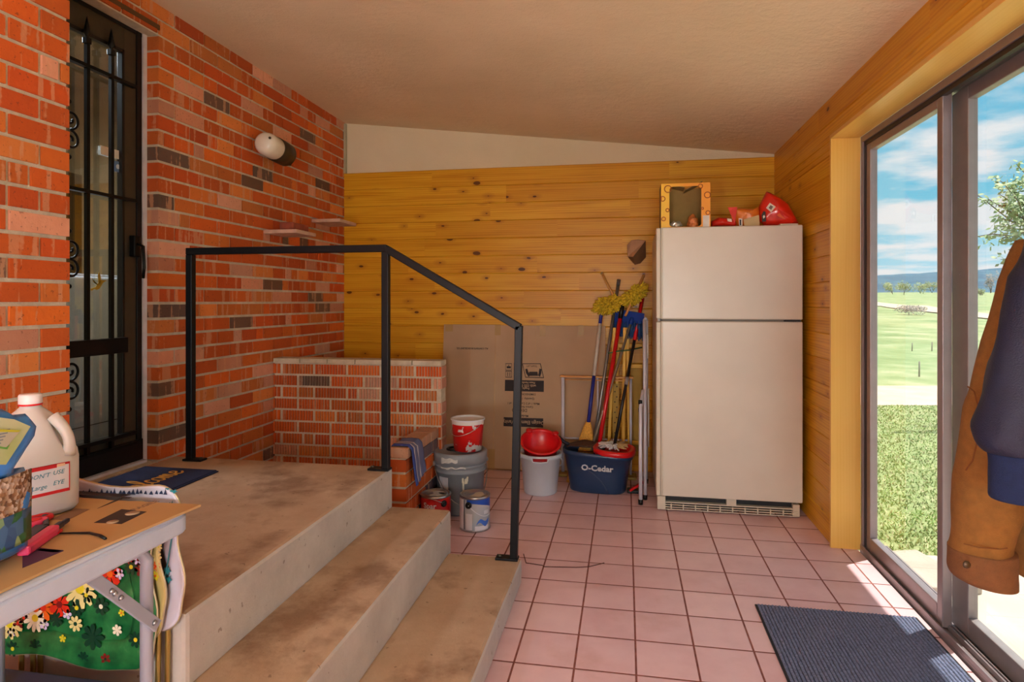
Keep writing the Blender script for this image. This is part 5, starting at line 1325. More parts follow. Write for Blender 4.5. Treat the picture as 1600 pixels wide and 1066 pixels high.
mb = MB(); mb.rings([jring(0, .062, .5), jring(.004, .071, .42), jring(.014, .0765, .38), jring(.07, .0765, .36), jring(.125, .0765, .36), jring(.140, .0765, .4), jring(.147, .0735, .45), jring(.165, .070, .55), jring(.185, .064, .7), jring(.205, .054, .85), jring(.222, .040, 1), jring(.234, .026, 1), jring(.240, .020, 1), jring(.252, .019, 1)]); new('jug_body', mb, jm, JG)
mb = MB(); g = []
for k in range(9):
    t = k / 8; z = .132 + .085 * t; rr_ = .073 + .006 * math.sin(PI * t) - .030 * t ** 2; a = .95
    g.append(jc + tn * (math.cos(a) * rr_ * 1.12) + nn_ * (math.sin(a) * rr_ * 1.12) + V(0, 0, z))
mb.tube(g, [.015, .0135, .012, .0115, .0115, .012, .0125, .013, .014], 10); new('grip', mb, jm, JG)
mb = MB(); mb.lathe([(.0215, .247), (.0225, .248), (.0225, .266), (.020, .269), (.0005, .269)], jc, 30); cp = new('screw_cap', mb, M('cap_white', (226, 214, 216), .45), JG)
mb = MB(); mb.lathe([(.0215, .2435), (.0228, .244), (.0228, .2475), (.0215, .248)], jc, 30, cap=False); new('cap_ring', mb, redp, cp)
lm_ = frame_m(jc + nn_ * .0772 + tn * .004 + V(0, 0, .084), tn, (0, 0, 1))
if (lm_.to_3x3() @ V(0, 0, 1)).dot(nn_) < 0: lm_ = frame_m(jc + nn_ * .0772 + V(0, 0, .084), -tn, (0, 0, 1))
mb = MB(); flat_on(mb, lm_, rect(-.042, -.033, .042, .033), .0004); lb = new('label', mb, M('label_paper', (216, 214, 222), .5), JG)
m2_ = lm_ @ Matrix.Translation((0, 0, .0005)); mb = MB()
for q_ in (rect(-.042, .024, .016, .033), rect(.03, .028, .042, .033), rect(-.042, -.033, .042, -.026), rect(-.042, -.033, -.040, .033), rect(.040, -.033, .042, .033), rect(-.042, .031, .042, .033)): flat_on(mb, m2_, q_, .0003)
new('red_border', mb, M('label_red', (206, 26, 36), .5), lb)
mb = MB(); m3 = lm_ @ Matrix.Translation((0, 0, .0006)); letters(mb, "DON'T", .0135, m3 @ Matrix.Translation((-.019, .011, 0)), ext=.0002, shear=.25); letters(mb, 'USE', .0135, m3 @ Matrix.Translation((.019, .013, 0)), ext=.0002, shear=.25)
letters(mb, 'Large', .0135, m3 @ Matrix.Translation((-.018, -.013, 0)), ext=.0002, shear=.25); letters(mb, 'EYE', .0135, m3 @ Matrix.Translation((.019, -.010, 0)), ext=.0002, shear=.25)
new('handwriting', mb, M('teal_marker', (40, 126, 150), .6), lb)
mb = MB(); flat_on(mb, lm_ @ Matrix.Translation((.02, .0285, .0009)), rect(-.004, -.003, .012, .003), .0002); new('label_flash', mb, M('cream_flash', (236, 196, 160), .6), lb)
# ---- bag of seed mix
def pillow(m, outline, thick, seed=0, K=7, wr=.006):
    n = len(outline); cx = sum(p[0] for p in outline) / n; cz = sum(p[1] for p in outline) / n; mb = MB(); rr = []
    for side in (-1, 1):
        for k in (range(K) if side < 0 else range(K - 2, -1, -1)):
            s2 = .02 + .98 * (k / (K - 1)); rg = []
            for p in outline:
                x, z = cx + (p[0] - cx) * s2, cz + (p[1] - cz) * s2
                b_ = math.sqrt(max(0, 1 - s2 ** 2.4)) * thick / 2 + noise.noise(V(x * 25 + seed, z * 25, side * 4)) * wr * (1 - .5 * s2)
                rg.append(m @ V(x, z, side * b_))
            rr.append(rg)
    mb.rings(rr); return mb
bagX = -1.125
mbag = frame_m((bagX, 0, 0), (0, 1, 0), (0, 0, 1))    # local x = Y, local y = Z, local z = +X
def bq(px, py, x=bagX + .03): p = P(px, py, X=x); return (p.y, p.z)
bl = M('blue_film', (60, 128, 204), .25, 0, .12, 20, .2, 40, coat=.3)
by1 = bq(38, 893, bagX)[0]; zb0 = CZ + .006
low = dens([(.72, zb0 + .0), (by1 - .03, zb0), (by1, zb0 + .006), (by1 + .0, zb0 + .07), (by1 + .012, zb0 + .13), (by1 - .0, .935), (.84, .955), (.72, .955)], 5)
BG = thing('seed_bag', 'resealable blue edged bag of seed mix with its top folded over on the folding table', 'bag', V(bagX, .8, zb0))
new('bag_body', pillow(mbag, low, .085, 3), bl, BG)
s = NT('seed_mix'); co = s.coord(); vo = s.add('ShaderNodeTexVoronoi', Scale=150.); s.link(co, vo.inputs['Vector']); sp = s.n.new('ShaderNodeSeparateColor'); s.link(vo.outputs['Color'], sp.inputs[0])
s.set(Base_Color=s.ramp(sp.outputs[0], [(.0, lin(96, 66, 48)), (.3, lin(150, 112, 82)), (.55, lin(188, 160, 138)), (.8, lin(206, 190, 178)), (1, lin(122, 92, 74))]), Roughness=.25); s.bump(vo.outputs['Distance'], .5, .003); seedm = s.m
s = NT('leaf_picture'); co = s.coord(); vo = s.add('ShaderNodeTexVoronoi', Scale=42.); s.link(s.mapping(co, (1, 1.3, .8), rot=(.5, .3, 0)), vo.inputs['Vector']); sp = s.n.new('ShaderNodeSeparateColor'); s.link(vo.outputs['Color'], sp.inputs[0])
s.set(Base_Color=s.ramp(sp.outputs[1], [(0, lin(34, 84, 60)), (.4, lin(60, 120, 70)), (.6, lin(70, 110, 160)), (.8, lin(40, 76, 130)), (1, lin(140, 170, 120))]), Roughness=.3); leafm = s.m
def bulge_patch(name, m, y0, y1, z0, z1, par, off, xbase=None, tilt=0.):
    cy = (.72 + by1) / 2; mb = MB()
    mb.sheet(lambda u, v: V(bagX + .0425 * math.sqrt(max(.05, 1 - (abs(y0 + (y1 - y0) * u - cy) / ((by1 - .72) / 2 + .012)) ** 2.4)) * min(1, 1.1) + off, y0 + (y1 - y0) * u, z0 + (z1 - z0) * v), 12, 8); return new(name, mb, m, par, solid=.002)
bulge_patch('seed_window', seedm,   .75, by1 - .012, zb0 + .09, zb0 + .165, BG, .004); bulge_patch('leaf_print', leafm,   .75, by1 - .014, zb0 + .035, zb0 + .095, BG, .005)
tp = [bq(-40, 632, bagX + .06), bq(0, 638, bagX + .06), bq(22, 640, bagX + .06), bq(38, 649, bagX + .06), bq(57, 647, bagX + .06), bq(71, 664, bagX + .06), bq(68, 682, bagX + .06), bq(52, 705, bagX + .06), bq(38, 728, bagX + .06), bq(24, 752, bagX + .06), bq(-40, 752, bagX + .06)]
mtop = frame_m((bagX + .045, 0, 0), (0, 1, 0), (-.12, 0, 1)); mtop = frame_m((bagX + .035, 0, 0), (0, 1, 0), (0, 0, 1))
ft = new('folded_top', pillow(mtop, dens(tp, 4), .05, 8), bl, BG)
def top_patch(name, m, pts, off, par):
    mb = MB(); q_ = [bq(a, b, bagX + .08) for a, b in pts]; mb.prism([mtop @ V(y, z, off) for y, z in q_], V(.0008, 0, 0)); return new(name, mb, m, par)
s = NT('pale_green_panel'); co = s.coord(); s.set(Base_Color=s.ramp(s.noise(co, 14, 3), [(.3, lin(160, 170, 110)), (.7, lin(186, 186, 150))]), Roughness=.3)
gpn = top_patch('green_panel', s.m, [(-40, 655), (5, 652), (35, 656), (60, 667), (46, 690), (22, 727), (-40, 727)], .0275, ft)
top_patch('text_panel', M('print_pale', (176, 170, 150), .5), [(-40, 675), (44, 673), (22, 700), (-40, 692)], .0285, ft); top_patch('yellow_bar', M('print_yellow', (186, 176, 40), .5), [(-40, 669), (2, 671), (44, 673), (40, 676), (-40, 675)], .0292, ft)
top_patch('green_bar', M('print_green', (90, 150, 60), .5), [(-40, 690), (22, 700), (26, 696), (23, 703), (-40, 694)], .0292, ft)
mb = MB(); m_ = mtop @ Matrix.Translation((bq(15, 684, bagX + .08)[0], bq(15, 684, bagX + .08)[1], .0294))
for k in range(5): flat_on(mb, m_, rect(-.05, .010 - k * .0052, .014 - k * .004, .0122 - k * .0052), .0003)
new('small_print_lines', mb, M('print_grey', (120, 124, 130), .6), ft)
# ---------------------------------------------------------------- storage tote under the table
pur = M('purple_tote', (74, 66, 96), .5, 0, .08); 
TT = thing('storage_tote', 'dark purple plastic tote under the folding table below the flowered trays', 'box', (-1.38, 1.15, 0))
mb = MB(); mb.prism([(-1.62, .99, 0.001), (-1.14, .99, .001), (-1.14, 1.27, .001), (-1.62, 1.27, .001)], (0, 0, .325)); new('tote_body', mb, pur, TT, bevel=.012)
mb = MB(); mb.box((-1.635, .975, .325), (-1.125, 1.285, .352), .008); new('tote_lid', mb, pur, TT)
# ---------------------------------------------------------------- folding TV trays on edge
gold = M('gold_tube', (176, 152, 84), .35, .8, .1)
green = NT('green_tray'); co = green.coord(); 
green.set(Base_Color=green.ramp(green.noise(co, 13, 4, .6), [(.25, lin(8, 46, 28)), (.45, lin(16, 92, 48)), (.6, lin(40, 118, 62)), (.78, lin(120, 150, 104))]), Roughness=.28); green = green.m
FM = {k: M('print_' + k, c, .3, 0, .05) for k, c in dict(crimson=(206, 44, 24), amber=(220, 96, 24), butter=(224, 210, 140), cream=(228, 222, 196), lilac=(206, 190, 220), forest=(16, 58, 38), maroon=(120, 24, 24), lemon=(214, 200, 44), teal=(40, 128, 140), navyblue=(44, 56, 84)).items()}
FK = list(FM)
def tray_outline(x0, x1, z0, z1, wav=.012, n=12):
    pts = []; r = .06
    def side(a, b, k, nrm):
        for i in range(k):
            t = i / k; p = a + (b - a) * t; w_ = math.sin(t * PI * 2) * wav * math.sin(t * PI) ** .5; pts.append(p + nrm * w_)
    c = [V(x1, z0 + r, 0), V(x1, z1 - r, 0), V(x1 - r, z1, 0), V(x0 + r, z1, 0), V(x0, z1 - r, 0), V(x0, z0 + r, 0), V(x0 + r, z0, 0), V(x1 - r, z0, 0)]
    def arc(cx, cz, a0):
        for i in range(6): a = math.radians(a0 + 90 * i / 6); pts.append(V(cx + r * math.cos(a), cz + r * math.sin(a), 0))
    side(c[0], c[1], n, V(1, 0, 0)); arc(x1 - r, z1 - r, 0); side(c[2], c[3], n, V(0, -1, 0)); arc(x0 + r, z1 - r, 90); side(c[4], c[5], n, V(-1, 0, 0)); arc(x0 + r, z0 + r, 180); side(c[6], c[7], n, V(0, 1, 0)); arc(x1 - r, z0 + r, 270)
    return pts
def tray(label, x0, x1, z0, z1, y, m_face, m_rim, rimw, kind, tilt=.0):
    T = thing('tray_table', label, 'tray table', V((x0 + x1) / 2, y, 0), 'folding tray tables under the table edge')
    ol = tray_outline(x0, x1, z0, z1); cx, cz = (x0 + x1) / 2, (z0 + z1) / 2
    def sc_(k, yy, dz=0): return [V(cx + (p.x - cx) * (1 - k / ((x1 - x0) / 2)), yy, cz + (p.y - cz) * (1 - k / ((z1 - z0) / 2))) for p in ol]
    mb = MB(); mb.rings([sc_(0, y + .003), sc_(-.003, y), sc_(0, y - .003), sc_(.004, y - .002), sc_(rimw, y + .001), sc_(rimw + .012, y + .006), sc_(rimw + .012, y + .007), sc_(rimw, y + .003)], cap=False)
    top = new('tray_rim', mb, m_rim, T)
    mb = MB(); mb.rings([sc_(rimw + .008, y + .0062), sc_(rimw + .008, y + .0072)]); face = new('tray_face', mb, m_face, T)
    for f in face.data.polygons: f.use_smooth = False
    mb = MB(); mb.tube([p + V(0, .002, 0) for p in sc_(-.002, y)], .003, 6, closed=True); new('rolled_edge', mb, M('brass_edge', (196, 186, 150), .35, .6), T)
    return T, face, top
def flowers(parent, y, spots, name='flower_print'):
    mm = lambda x, z: frame_m((x, y, z), (1, 0, 0), (0, 0, 1))
    for (px, py, r, kind, npet, ccol) in spots:
        mb = MB(); p = P(px, py, Y=y); m_ = mm(p.x, p.z); rot = random.random()
        for k in range(npet):
            a = rot + 2 * PI * k / npet; wd = PI / npet * .8
            pts = [(r * .15 * math.cos(a - .5), r * .15 * math.sin(a - .5)), (r * .75 * math.cos(a - wd), r * .75 * math.sin(a - wd)), (r * math.cos(a - wd * .4), r * math.sin(a - wd * .4)), (r * math.cos(a + wd * .4), r * math.sin(a + wd * .4)), (r * .75 * math.cos(a + wd), r * .75 * math.sin(a + wd)), (r * .15 * math.cos(a + .5), r * .15 * math.sin(a + .5))]
            flat_on(mb, m_ @ Matrix.Translation((0, 0, .0002 * (k % 2))), pts, .0003, FK.index(kind))
        flat_on(mb, m_ @ Matrix.Translation((0, 0, .0006)), disc(0, 0, r * .26), .0003, FK.index(ccol))
        new(name, mb, list(FM.values()), parent)
yt = 1.326
zlo = P(180, 1042, Y=yt).z; xr1 = P(238, 960, Y=yt).x
T, face, rim = tray('green flowered metal folding tray table, the frontmost of those under the folding table', -1.60, xr1, zlo, .745, yt, green, green, .05, 'flower')
sp_ = []
rg = random.Random(12)
for (px, py, r, c, n_, cc) in ((172, 897, .033, 'crimson', 6, 'amber'), (186, 897, .014, 'lilac', 6, 'cream'), (125, 920, .05, 'butter', 12, 'lemon'), (93, 945, .033, 'crimson', 6, 'maroon'), (68, 950, .034, 'amber', 7, 'crimson'), (55, 966, .036, 'cream', 12, 'lemon'), (37, 960, .014, 'crimson', 6, 'maroon'), (105, 960, .013, 'lilac', 5, 'cream'), (69, 976, .014, 'lilac', 5, 'cream'), (15, 975, .04, 'butter', 12, 'lemon'), (18, 988, .013, 'lilac', 5, 'cream'), (28, 974, .016, 'maroon', 6, 'crimson'),
        (205, 886, .02, 'forest', 8, 'lemon'), (120, 950, .022, 'forest', 7, 'lemon'), (158, 948, .022, 'forest', 7, 'cream'), (88, 968, .02, 'forest', 8, 'forest'), (145, 996, .032, 'forest', 8, 'forest'), (183, 985, .014, 'cream', 6, 'cream'), (20, 1014, .02, 'forest', 8, 'lemon'), (118, 975, .02, 'butter', 8, 'forest'), (135, 930, .02, 'forest', 8, 'lemon'), (216, 875, .014, 'lilac', 6, 'maroon'), (190, 958, .009, 'lemon', 5, 'amber'), (98, 998, .010, 'lemon', 5, 'lemon'), (212, 1000, .02, 'forest', 8, 'lemon'), (55, 1010, .018, 'forest', 8, 'forest'), (130, 1028, .016, 'forest', 8, 'forest'), (165, 1030, .014, 'maroon', 6, 'forest'),
        (150, 880, .02, 'butter', 10, 'lemon'), (200, 870, .02, 'crimson', 6, 'amber'), (220, 890, .018, 'maroon', 6, 'crimson')):
    sp_.append((px, py, r, c, n_, cc))
flowers(face, yt - .0008, sp_)
def gold_legs(T, x0, x1, zb, y, yb=None):
    for x in (x0, x1):
        mb = MB(); mb.tube([(x, y + .012, zb + .10), (x + .012, y + .014, zb - .02), (x + .008, y + .012, .012)], .0065, 10); new('leg', mb, gold, T)
    mb = MB(); mb.rod((x0 + .004, y + .012, .10), (x1 + .012, y + .012, .10), .005, 8); new('leg_stretcher', mb, gold, T)
gold_legs(T, -1.52, P(212, 1050, Y=yt).x, zlo + .1, yt - .004)
T2, face2, rim2 = tray('flowered folding tray table with yellow blooms, the middle one of those under the folding table', -1.585, P(252, 900, Y=yt + .013).x, zlo + .06, .757, yt + .013, green, M('yellow_rim', (206, 190, 120), .4), .02, 'flower')
flowers(face2, yt + .0122, [(245, 870, .014, 'butter', 8, 'lemon'), (244, 885, .012, 'amber', 6, 'crimson'), (247, 855, .012, 'butter', 8, 'lemon'), (243, 900, .012, 'lemon', 6, 'amber')])
gold_legs(T2, -1.50, P(236, 1040, Y=yt + .013).x, zlo + .12, yt + .010)
wrim = M('white_rim', (206, 204, 220), .3, 0, .03)
yt3 = yt + .027; zt3 = P(190, 757, Y=yt3).z; xr3 = P(281, 850, Y=yt3).x
pict = NT('harbour_picture'); co = pict.coord(); pict.set(Base_Color=pict.ramp(pict.noise(co, 16, 4), [(.3, lin(54, 40, 40)), (.5, lin(96, 70, 60)), (.65, lin(64, 104, 116)), (.8, lin(120, 110, 90))]), Roughness=.3); pict = pict.m
T3, face3, rim3 = tray('white rimmed folding tray table with teal ivy border behind the flowered ones', -1.60, xr3, P(250, 985, Y=yt3).z, zt3, yt3, pict, wrim, .035, 'ivy')
mb = MB(); mm = lambda x, z: frame_m((x, yt3 - .0035, z), (1, 0, 0), (0, 0, 1))
for (px, py, w_, h_) in ((272, 768, 8, 4), (262, 764, 5, 2), (268, 790, 5, 9), (274, 830, 4, 8), (262, 892, 7, 8), (263, 906, 8, 7), (254, 955, 5, 8), (247, 995, 5, 10), (255, 930, 3, 14)):
    a = P(px, py, Y=yt3 - .0035); k = 1.4 / 975
    flat_on(mb, mm(a.x, a.z), [(x * k, z * k) for x, z in ((-w_, -h_ * .2), (-w_ * .3, -h_ * .4), (0, -h_), (w_ * .4, -h_ * .3), (w_, -h_ * .1), (w_ * .4, h_ * .3), (w_ * .5, h_), (-w_ * .1, h_ * .4), (-w_ * .8, h_ * .6))], .0005)
mb.tube([P(a, b, Y=yt3 - .0038) for a, b in ((266, 800), (270, 830), (262, 880), (257, 905), (259, 930), (252, 955), (248, 985))], .0018, 5)
new('ivy_print', mb, FM['teal'], rim3)
mb = MB()
for k in range(22):
    p = P(110 + k * 7 + random.uniform(-2, 2), 766 + random.uniform(0, 2), Y=yt3 - .0032); w_ = random.uniform(.004, .007); h_ = random.choice((.001, .001, .002, .006)); flat_on(mb, mm(p.x, p.z), [(-w_, -.008), (w_, -.008), (w_ * .6, -.003), (.001, h_), (-w_ * .5, -.003)], .0004)
new('picture_fringe', mb, FM['navyblue'], rim3)
gold_legs(T3, -1.49, P(252, 1040, Y=yt3).x, zlo + .12, yt3 - .006)
# ================================================================ COATS HANGING BY THE DOOR
def cloth(name, base, rough=.9, sc=60, var=.12): return M(name, base, rough, 0, var, sc, .5, 420)
duck = cloth('brown_duck', (132, 88, 34)); nav = cloth('navy_nylon', (20, 26, 54), .55, 30, .15); tan2 = cloth('brown_cuff', (112, 72, 38)); rib = cloth('navy_rib', (14, 32, 72), .9, 50)
HK = thing('coat_rack', 'wooden coat hook board on the wall beside the sliding door', 'coat rack', (XR - .02, 1.0, 1.6))
mb = MB(); mb.box((XR - .024, .62, 1.565), (XR - .0005, 1.46, 1.655), .004); new('hook_board', mb, lwood, HK)
for y in (1.36, 1.2, .95, .75):
    mb = MB(); mb.tube([(XR - .024, y, 1.60), (XR - .06, y, 1.595), (XR - .085, y, 1.61), (XR - .09, y, 1.635)], .006, 8); mb.ball((XR - .09, y, 1.64), .009); new('hook', mb, iron, HK)
def garment_tube(rings_px, D_, depth, m, par, name, seed, wr=.010, n=36, sub=5, lean=0.):
    """sleeve or body lofted through stations (left px, right px, y px): width from the stations, real depth of its own"""
    st = []
    for (xl, xr, y, dd) in rings_px:
        l = P(xl, y, D=D_ + dd); r = P(xr, y, D=D_ + dd); st.append((l, r))
    rr = []; N_ = (len(st) - 1) * sub
    for k in range(N_ + 1):
        t = k / sub; i = min(int(t), len(st) - 2); f = t - i
        def cr(idx, s_):
            a = st[max(idx - 1, 0)][s_]; b = st[idx][s_]; c = st[min(idx + 1, len(st) - 1)][s_]; d = st[min(idx + 2, len(st) - 1)][s_]
            return .5 * ((2 * b) + (c - a) * f + (2 * a - 5 * b + 4 * c - d) * f * f + (3 * b - a - 3 * c + d) * f ** 3)
        l, r = cr(i, 0), cr(i, 1); ctr = (l + r) / 2; ax = (r - l) / 2; dp = V(-sy_, cy_, 0) * depth; rg = []
        for j in range(n):
            a = 2 * PI * j / n; q = ax * math.cos(a) + dp * math.sin(a)
            p = ctr + q
            w_ = noise.noise(V(p.x * 7 + seed, p.y * 7, p.z * 13)) * wr + (1 - abs(noise.noise(V(p.x * 9 + p.z * 6, p.y * 9 + seed, p.z * 7 - p.x * 5)))) ** 3 * wr * .9 - wr * .5
            edge = abs(math.cos(a)) ** 8
            rg.append(p + q.normalized() * w_ * (1 - .75 * edge))
        rr.append(rg)
    mb = MB(); mb.rings(rr); return new(name, mb, m, par)
BC = thing('work_coat', 'brown canvas work coat hanging on the hooks beside the sliding door', 'coat', (.85, 1.35, .7))
Db = 1.34
garment_tube([(1598, 1690, 374, 0), (1577, 1668, 425, 0), (1552, 1642, 500, 0), (1527, 1622, 580, 0), (1512, 1604, 640, 0), (1505, 1594, 700, 0), (1500, 1586, 760, 0), (1493, 1580, 830, 0), (1490, 1578, 862, 0)], Db, .058, duck, BC, 'sleeve', 3, .008)
garment_tube([(1489, 1580, 858, 0), (1488, 1581, 872, 0), (1488, 1580, 888, 0), (1493, 1580, 901, 0), (1506, 1578, 909, 0)], Db, .062, tan2, BC, 'cuff', 4, .004)
bt = P(1499, 881, D=Db - .055); 
mb = MB(); mb.lathe([(.0005, .004), (.007, .003), (.008, 0), (.0005, 0)], n=14, mat=frame_m(bt + V(.012, -.002, 0), (cy_, sy_, 0), (0, 0, 1))); new('cuff_button', mb, M('dark_button', (84, 68, 52), .4, .4), BC)
mb = MB(); 
pth = [(1512, 604), (1522, 612), (1530, 640), (1527, 690), (1520, 720), (1509, 735)]
mb.tube([P(a, b, D=Db - .064 + .0012 * abs(a - 1530)) for a, b in pth], .0016, 5); mb.tube([P(a, b, D=Db - .058) for a, b in ((1506, 850), (1530, 856), (1560, 858), (1574, 857))], .0014, 5)
new('seam_stitching', mb, M('brown_thread', (112, 66, 24), .9), BC)
garment_tube([(1672, 1688, 215, .06), (1668, 1690, 270, .06), (1664, 1692, 340, .06), (1660, 1692, 400, .06), (1650, 1692, 480, .06), (1634, 1692, 600, .06), (1618, 1690, 720, .06), (1606, 1690, 800, .06), (1602, 1688, 890, .06), (1604, 1686, 905, .06)], Db, .10, duck, BC, 'coat_body', 9, .012)
NC = thing('navy_jacket', 'navy blue jacket with ribbed cuff hanging over the brown work coat', 'jacket', (.85, 1.25, .8))
Dn = 1.17
garment_tube([(1632, 1760, 330, 0), (1612, 1745, 380, 0), (1592, 1730, 430, 0), (1572, 1712, 500, 0), (1555, 1694, 570, 0), (1540, 1676, 630, 0), (1531, 1662, 672, 0), (1533, 1654, 696, 0), (1545, 1648, 708, 0)], Dn, .06, nav, NC, 'sleeve', 12, .011)
garment_tube([(1548, 1646, 702, 0), (1552, 1643, 722, 0), (1551, 1644, 755, 0), (1550, 1645, 776, 0), (1554, 1642, 781, 0)], Dn, .045, rib, NC, 'ribbed_cuff', 13, .003)
garment_tube([(1732, 1754, 165, .04), (1722, 1772, 198, .04), (1700, 1780, 255, .04), (1680, 1782, 310, .04), (1660, 1782, 370, .04), (1640, 1780, 440, .04), (1624, 1778, 520, .04), (1612, 1776, 590, .04), (1606, 1774, 625, .04), (1610, 1772, 648, .04), (1630, 1770, 656, .04)], Dn, .14, nav, NC, 'jacket_body', 17, .013)
# ================================================================ OUTDOORS
FWD = V(-sy_, cy_, 0); RGT = V(cy_, sy_, 0)
def G(x, y):
    """ground height: level by the house, the meadow climbing slowly away from it"""
    d = -sy_ * x + cy_ * y; r = cy_ * x + sy_ * y; dist = max(d, r * .8)
    z = -.12
    if dist > 13: z += (dist - 13) * .018
    if dist > 10: z += .35 * noise.noise(V(x * .05, y * .05, 3)) * min(1, (dist - 10) / 30) + .05 * noise.noise(V(x * .3, y * .3, 1)) * min(1, (dist - 10) / 10)
    return z
def gpx(x, y, z0=None):
    """ground point on a sight line, found by marching"""
    d = P(x, y, D=1) - V(0, 0, CH); t = 1.5
    while t < 900:
        p = V(0, 0, CH) + d * t
        if p.z <= G(p.x, p.y): return V(p.x, p.y, G(p.x, p.y))
        t *= 1.006
    return V(p.x, p.y, p.z)
def mat_field(name, a, b, c, sc, dry=.5):
    s = NT(name); co = s.coord(); n = s.noise(co, sc, 6, .7); n2 = s.noise(s.mapping(co, (1, 1, 1)), sc * .18, 4)
    col = s.ramp(n, [(.3, lin(*a)), (.5, lin(*b)), (.72, lin(*c))])
    col = s.mix(s.math('MULTIPLY', s.math('MAXIMUM', s.math('SUBTRACT', n2, .48), 0), 3 * dry), col, lin(186, 176, 128))
    s.set(Base_Color=col, Roughness=.95); s.bump(n, .8, .05); return s.m
lawn_m = mat_field('lawn_turf', (120, 142, 84), (150, 166, 108), (188, 190, 142), 9, .35)
field_m = mat_field('meadow_turf', (98, 126, 74), (136, 156, 104), (186, 184, 148), .55, .6)
def strip(fn_a, fn_b, n, m):
    pass
# near ground: lawn disc up to the gravel drive, drive, meadow beyond
def ground(name, d0, d1, nd, r0, r1, nr, m, lift=0., geo=False):
    mb = MB(); mb.world = True
    def f(u, v):
        t = (d1 / d0) ** u if geo else None
        d = d0 * t if geo else d0 + (d1 - d0) * u
        sp_ = 1 if not geo else max(1, d / 40)
        r = (r0 + (r1 - r0) * v) * sp_
        p = FWD * d + RGT * r
        if p.x < 1.16 and -3.2 < p.y < 5.0: p.x = 1.16
        p.z = G(p.x, p.y) + lift; return p
    mb.sheet(f, nd, nr); return struct(new(name, mb, m))
ground('ground_lawn', -8, 8.3, 40, 1.0, 24, 40, lawn_m)
ground('ground_drive', 8.2, 10.1, 6, -3, 34, 40, M('gravel_drive', (214, 190, 164), .95, 0, .12, 3, .6, 18), .004)
ground('ground_meadow', 10.0, 420, 90, -12, 60, 70, field_m, 0, True)
# patio slab
mb = MB(); mb.world = True; mb.box((1.165, -3.0, -.14), (3.6, 3.52, -.045), .01); struct(new('patio', mb, M('patio_concrete', (208, 194, 176), .9, 0, .08, 2.2, .4, 40)))
a = P(1402, 868, Z=-.03); pv = P(1434, 892, Z=-.02)
mb = MB(); mb.obox((pv.x, pv.y, -.025), (.9, .25, 0), (-.25, .9, 0), (0, 0, 1), (.30, .40, .045), .008)
tag(new('stepping_stone', mb, M('paver', (184, 172, 158), .9, 0, .1, 9, .5)), 'grey square paver at the edge of the patio and lawn', 'paver')
# grass blades near the door
rg = random.Random(31); mb = MB()
gm = [M('grass_green', (140, 166, 92), .8, 0, .3, 3), M('grass_straw', (212, 204, 160), .85, 0, .2, 3), M('grass_mid', (168, 186, 120), .8, 0, .3, 3)]
for i in range(26000):
    d = 2.6 + 5.6 * rg.random() ** 1.25; r = d * rg.uniform(.50, .92); p = FWD * d + RGT * r
    if p.x < 1.3 or (p.y < 3.53 and p.x < 3.62): continue
    h = rg.uniform(.010, .026); a = rg.uniform(0, 2 * PI); w_ = .004 * (1 + d * .12); z = G(p.x, p.y)
    dx, dy = math.cos(a), math.sin(a); ln_ = rg.uniform(-.03, .03)
    mb.face([V(p.x - dx * w_, p.y - dy * w_, z), V(p.x + dx * w_, p.y + dy * w_, z), V(p.x + ln_ * dy, p.y + ln_ * dx, z + h)], 0 if rg.random() < .45 else 1 if rg.random() < .4 else 2)
gr = new('lawn_grass', mb, gm); gr['kind'] = 'stuff'; gr['label'] = 'short patchy lawn grass outside the sliding door'; gr['category'] = 'grass'
# dirt road winding over the meadow
def ribbon(name, px, m, w0, w1):
    mb = MB(); mb.world = True; pts = [gpx(*p) for p in px]; L_ = []; R_ = []
    out = []
    for i in range(len(pts) - 1):
        for k in range(10): out.append(lerp(pts[i], pts[i + 1], k / 10))
    out.append(pts[-1]); n = len(out); vs = []
    for i, p in enumerate(out):
        t = (out[min(i + 1, n - 1)] - out[max(i - 1, 0)]).normalized(); sd = V(-t.y, t.x, 0); w_ = w0 + (w1 - w0) * i / n
        a = p + sd * w_ / 2; b = p - sd * w_ / 2; c_ = (a + b) / 2
        a.z = G(a.x, a.y) + .06; b.z = G(b.x, b.y) + .06; vs.append((mb.bm.verts.new(a), mb.bm.verts.new(b)))
    for i in range(n - 1): f = mb.bm.faces.new((vs[i][0], vs[i + 1][0], vs[i + 1][1], vs[i][1])); f.smooth = True
    bmesh.ops.recalc_face_normals(mb.bm, faces=mb.bm.faces[:])
    return struct(new(name, mb, m))
dirt = M('pale_dirt', (206, 188, 162), .95, 0, .1, .5)
ribbon('ground_road', [(1300, 470), (1390, 477.5), (1430, 482), (1470, 487), (1530, 495), (1620, 503), (1720, 512)], dirt, 3.4, 2.6)
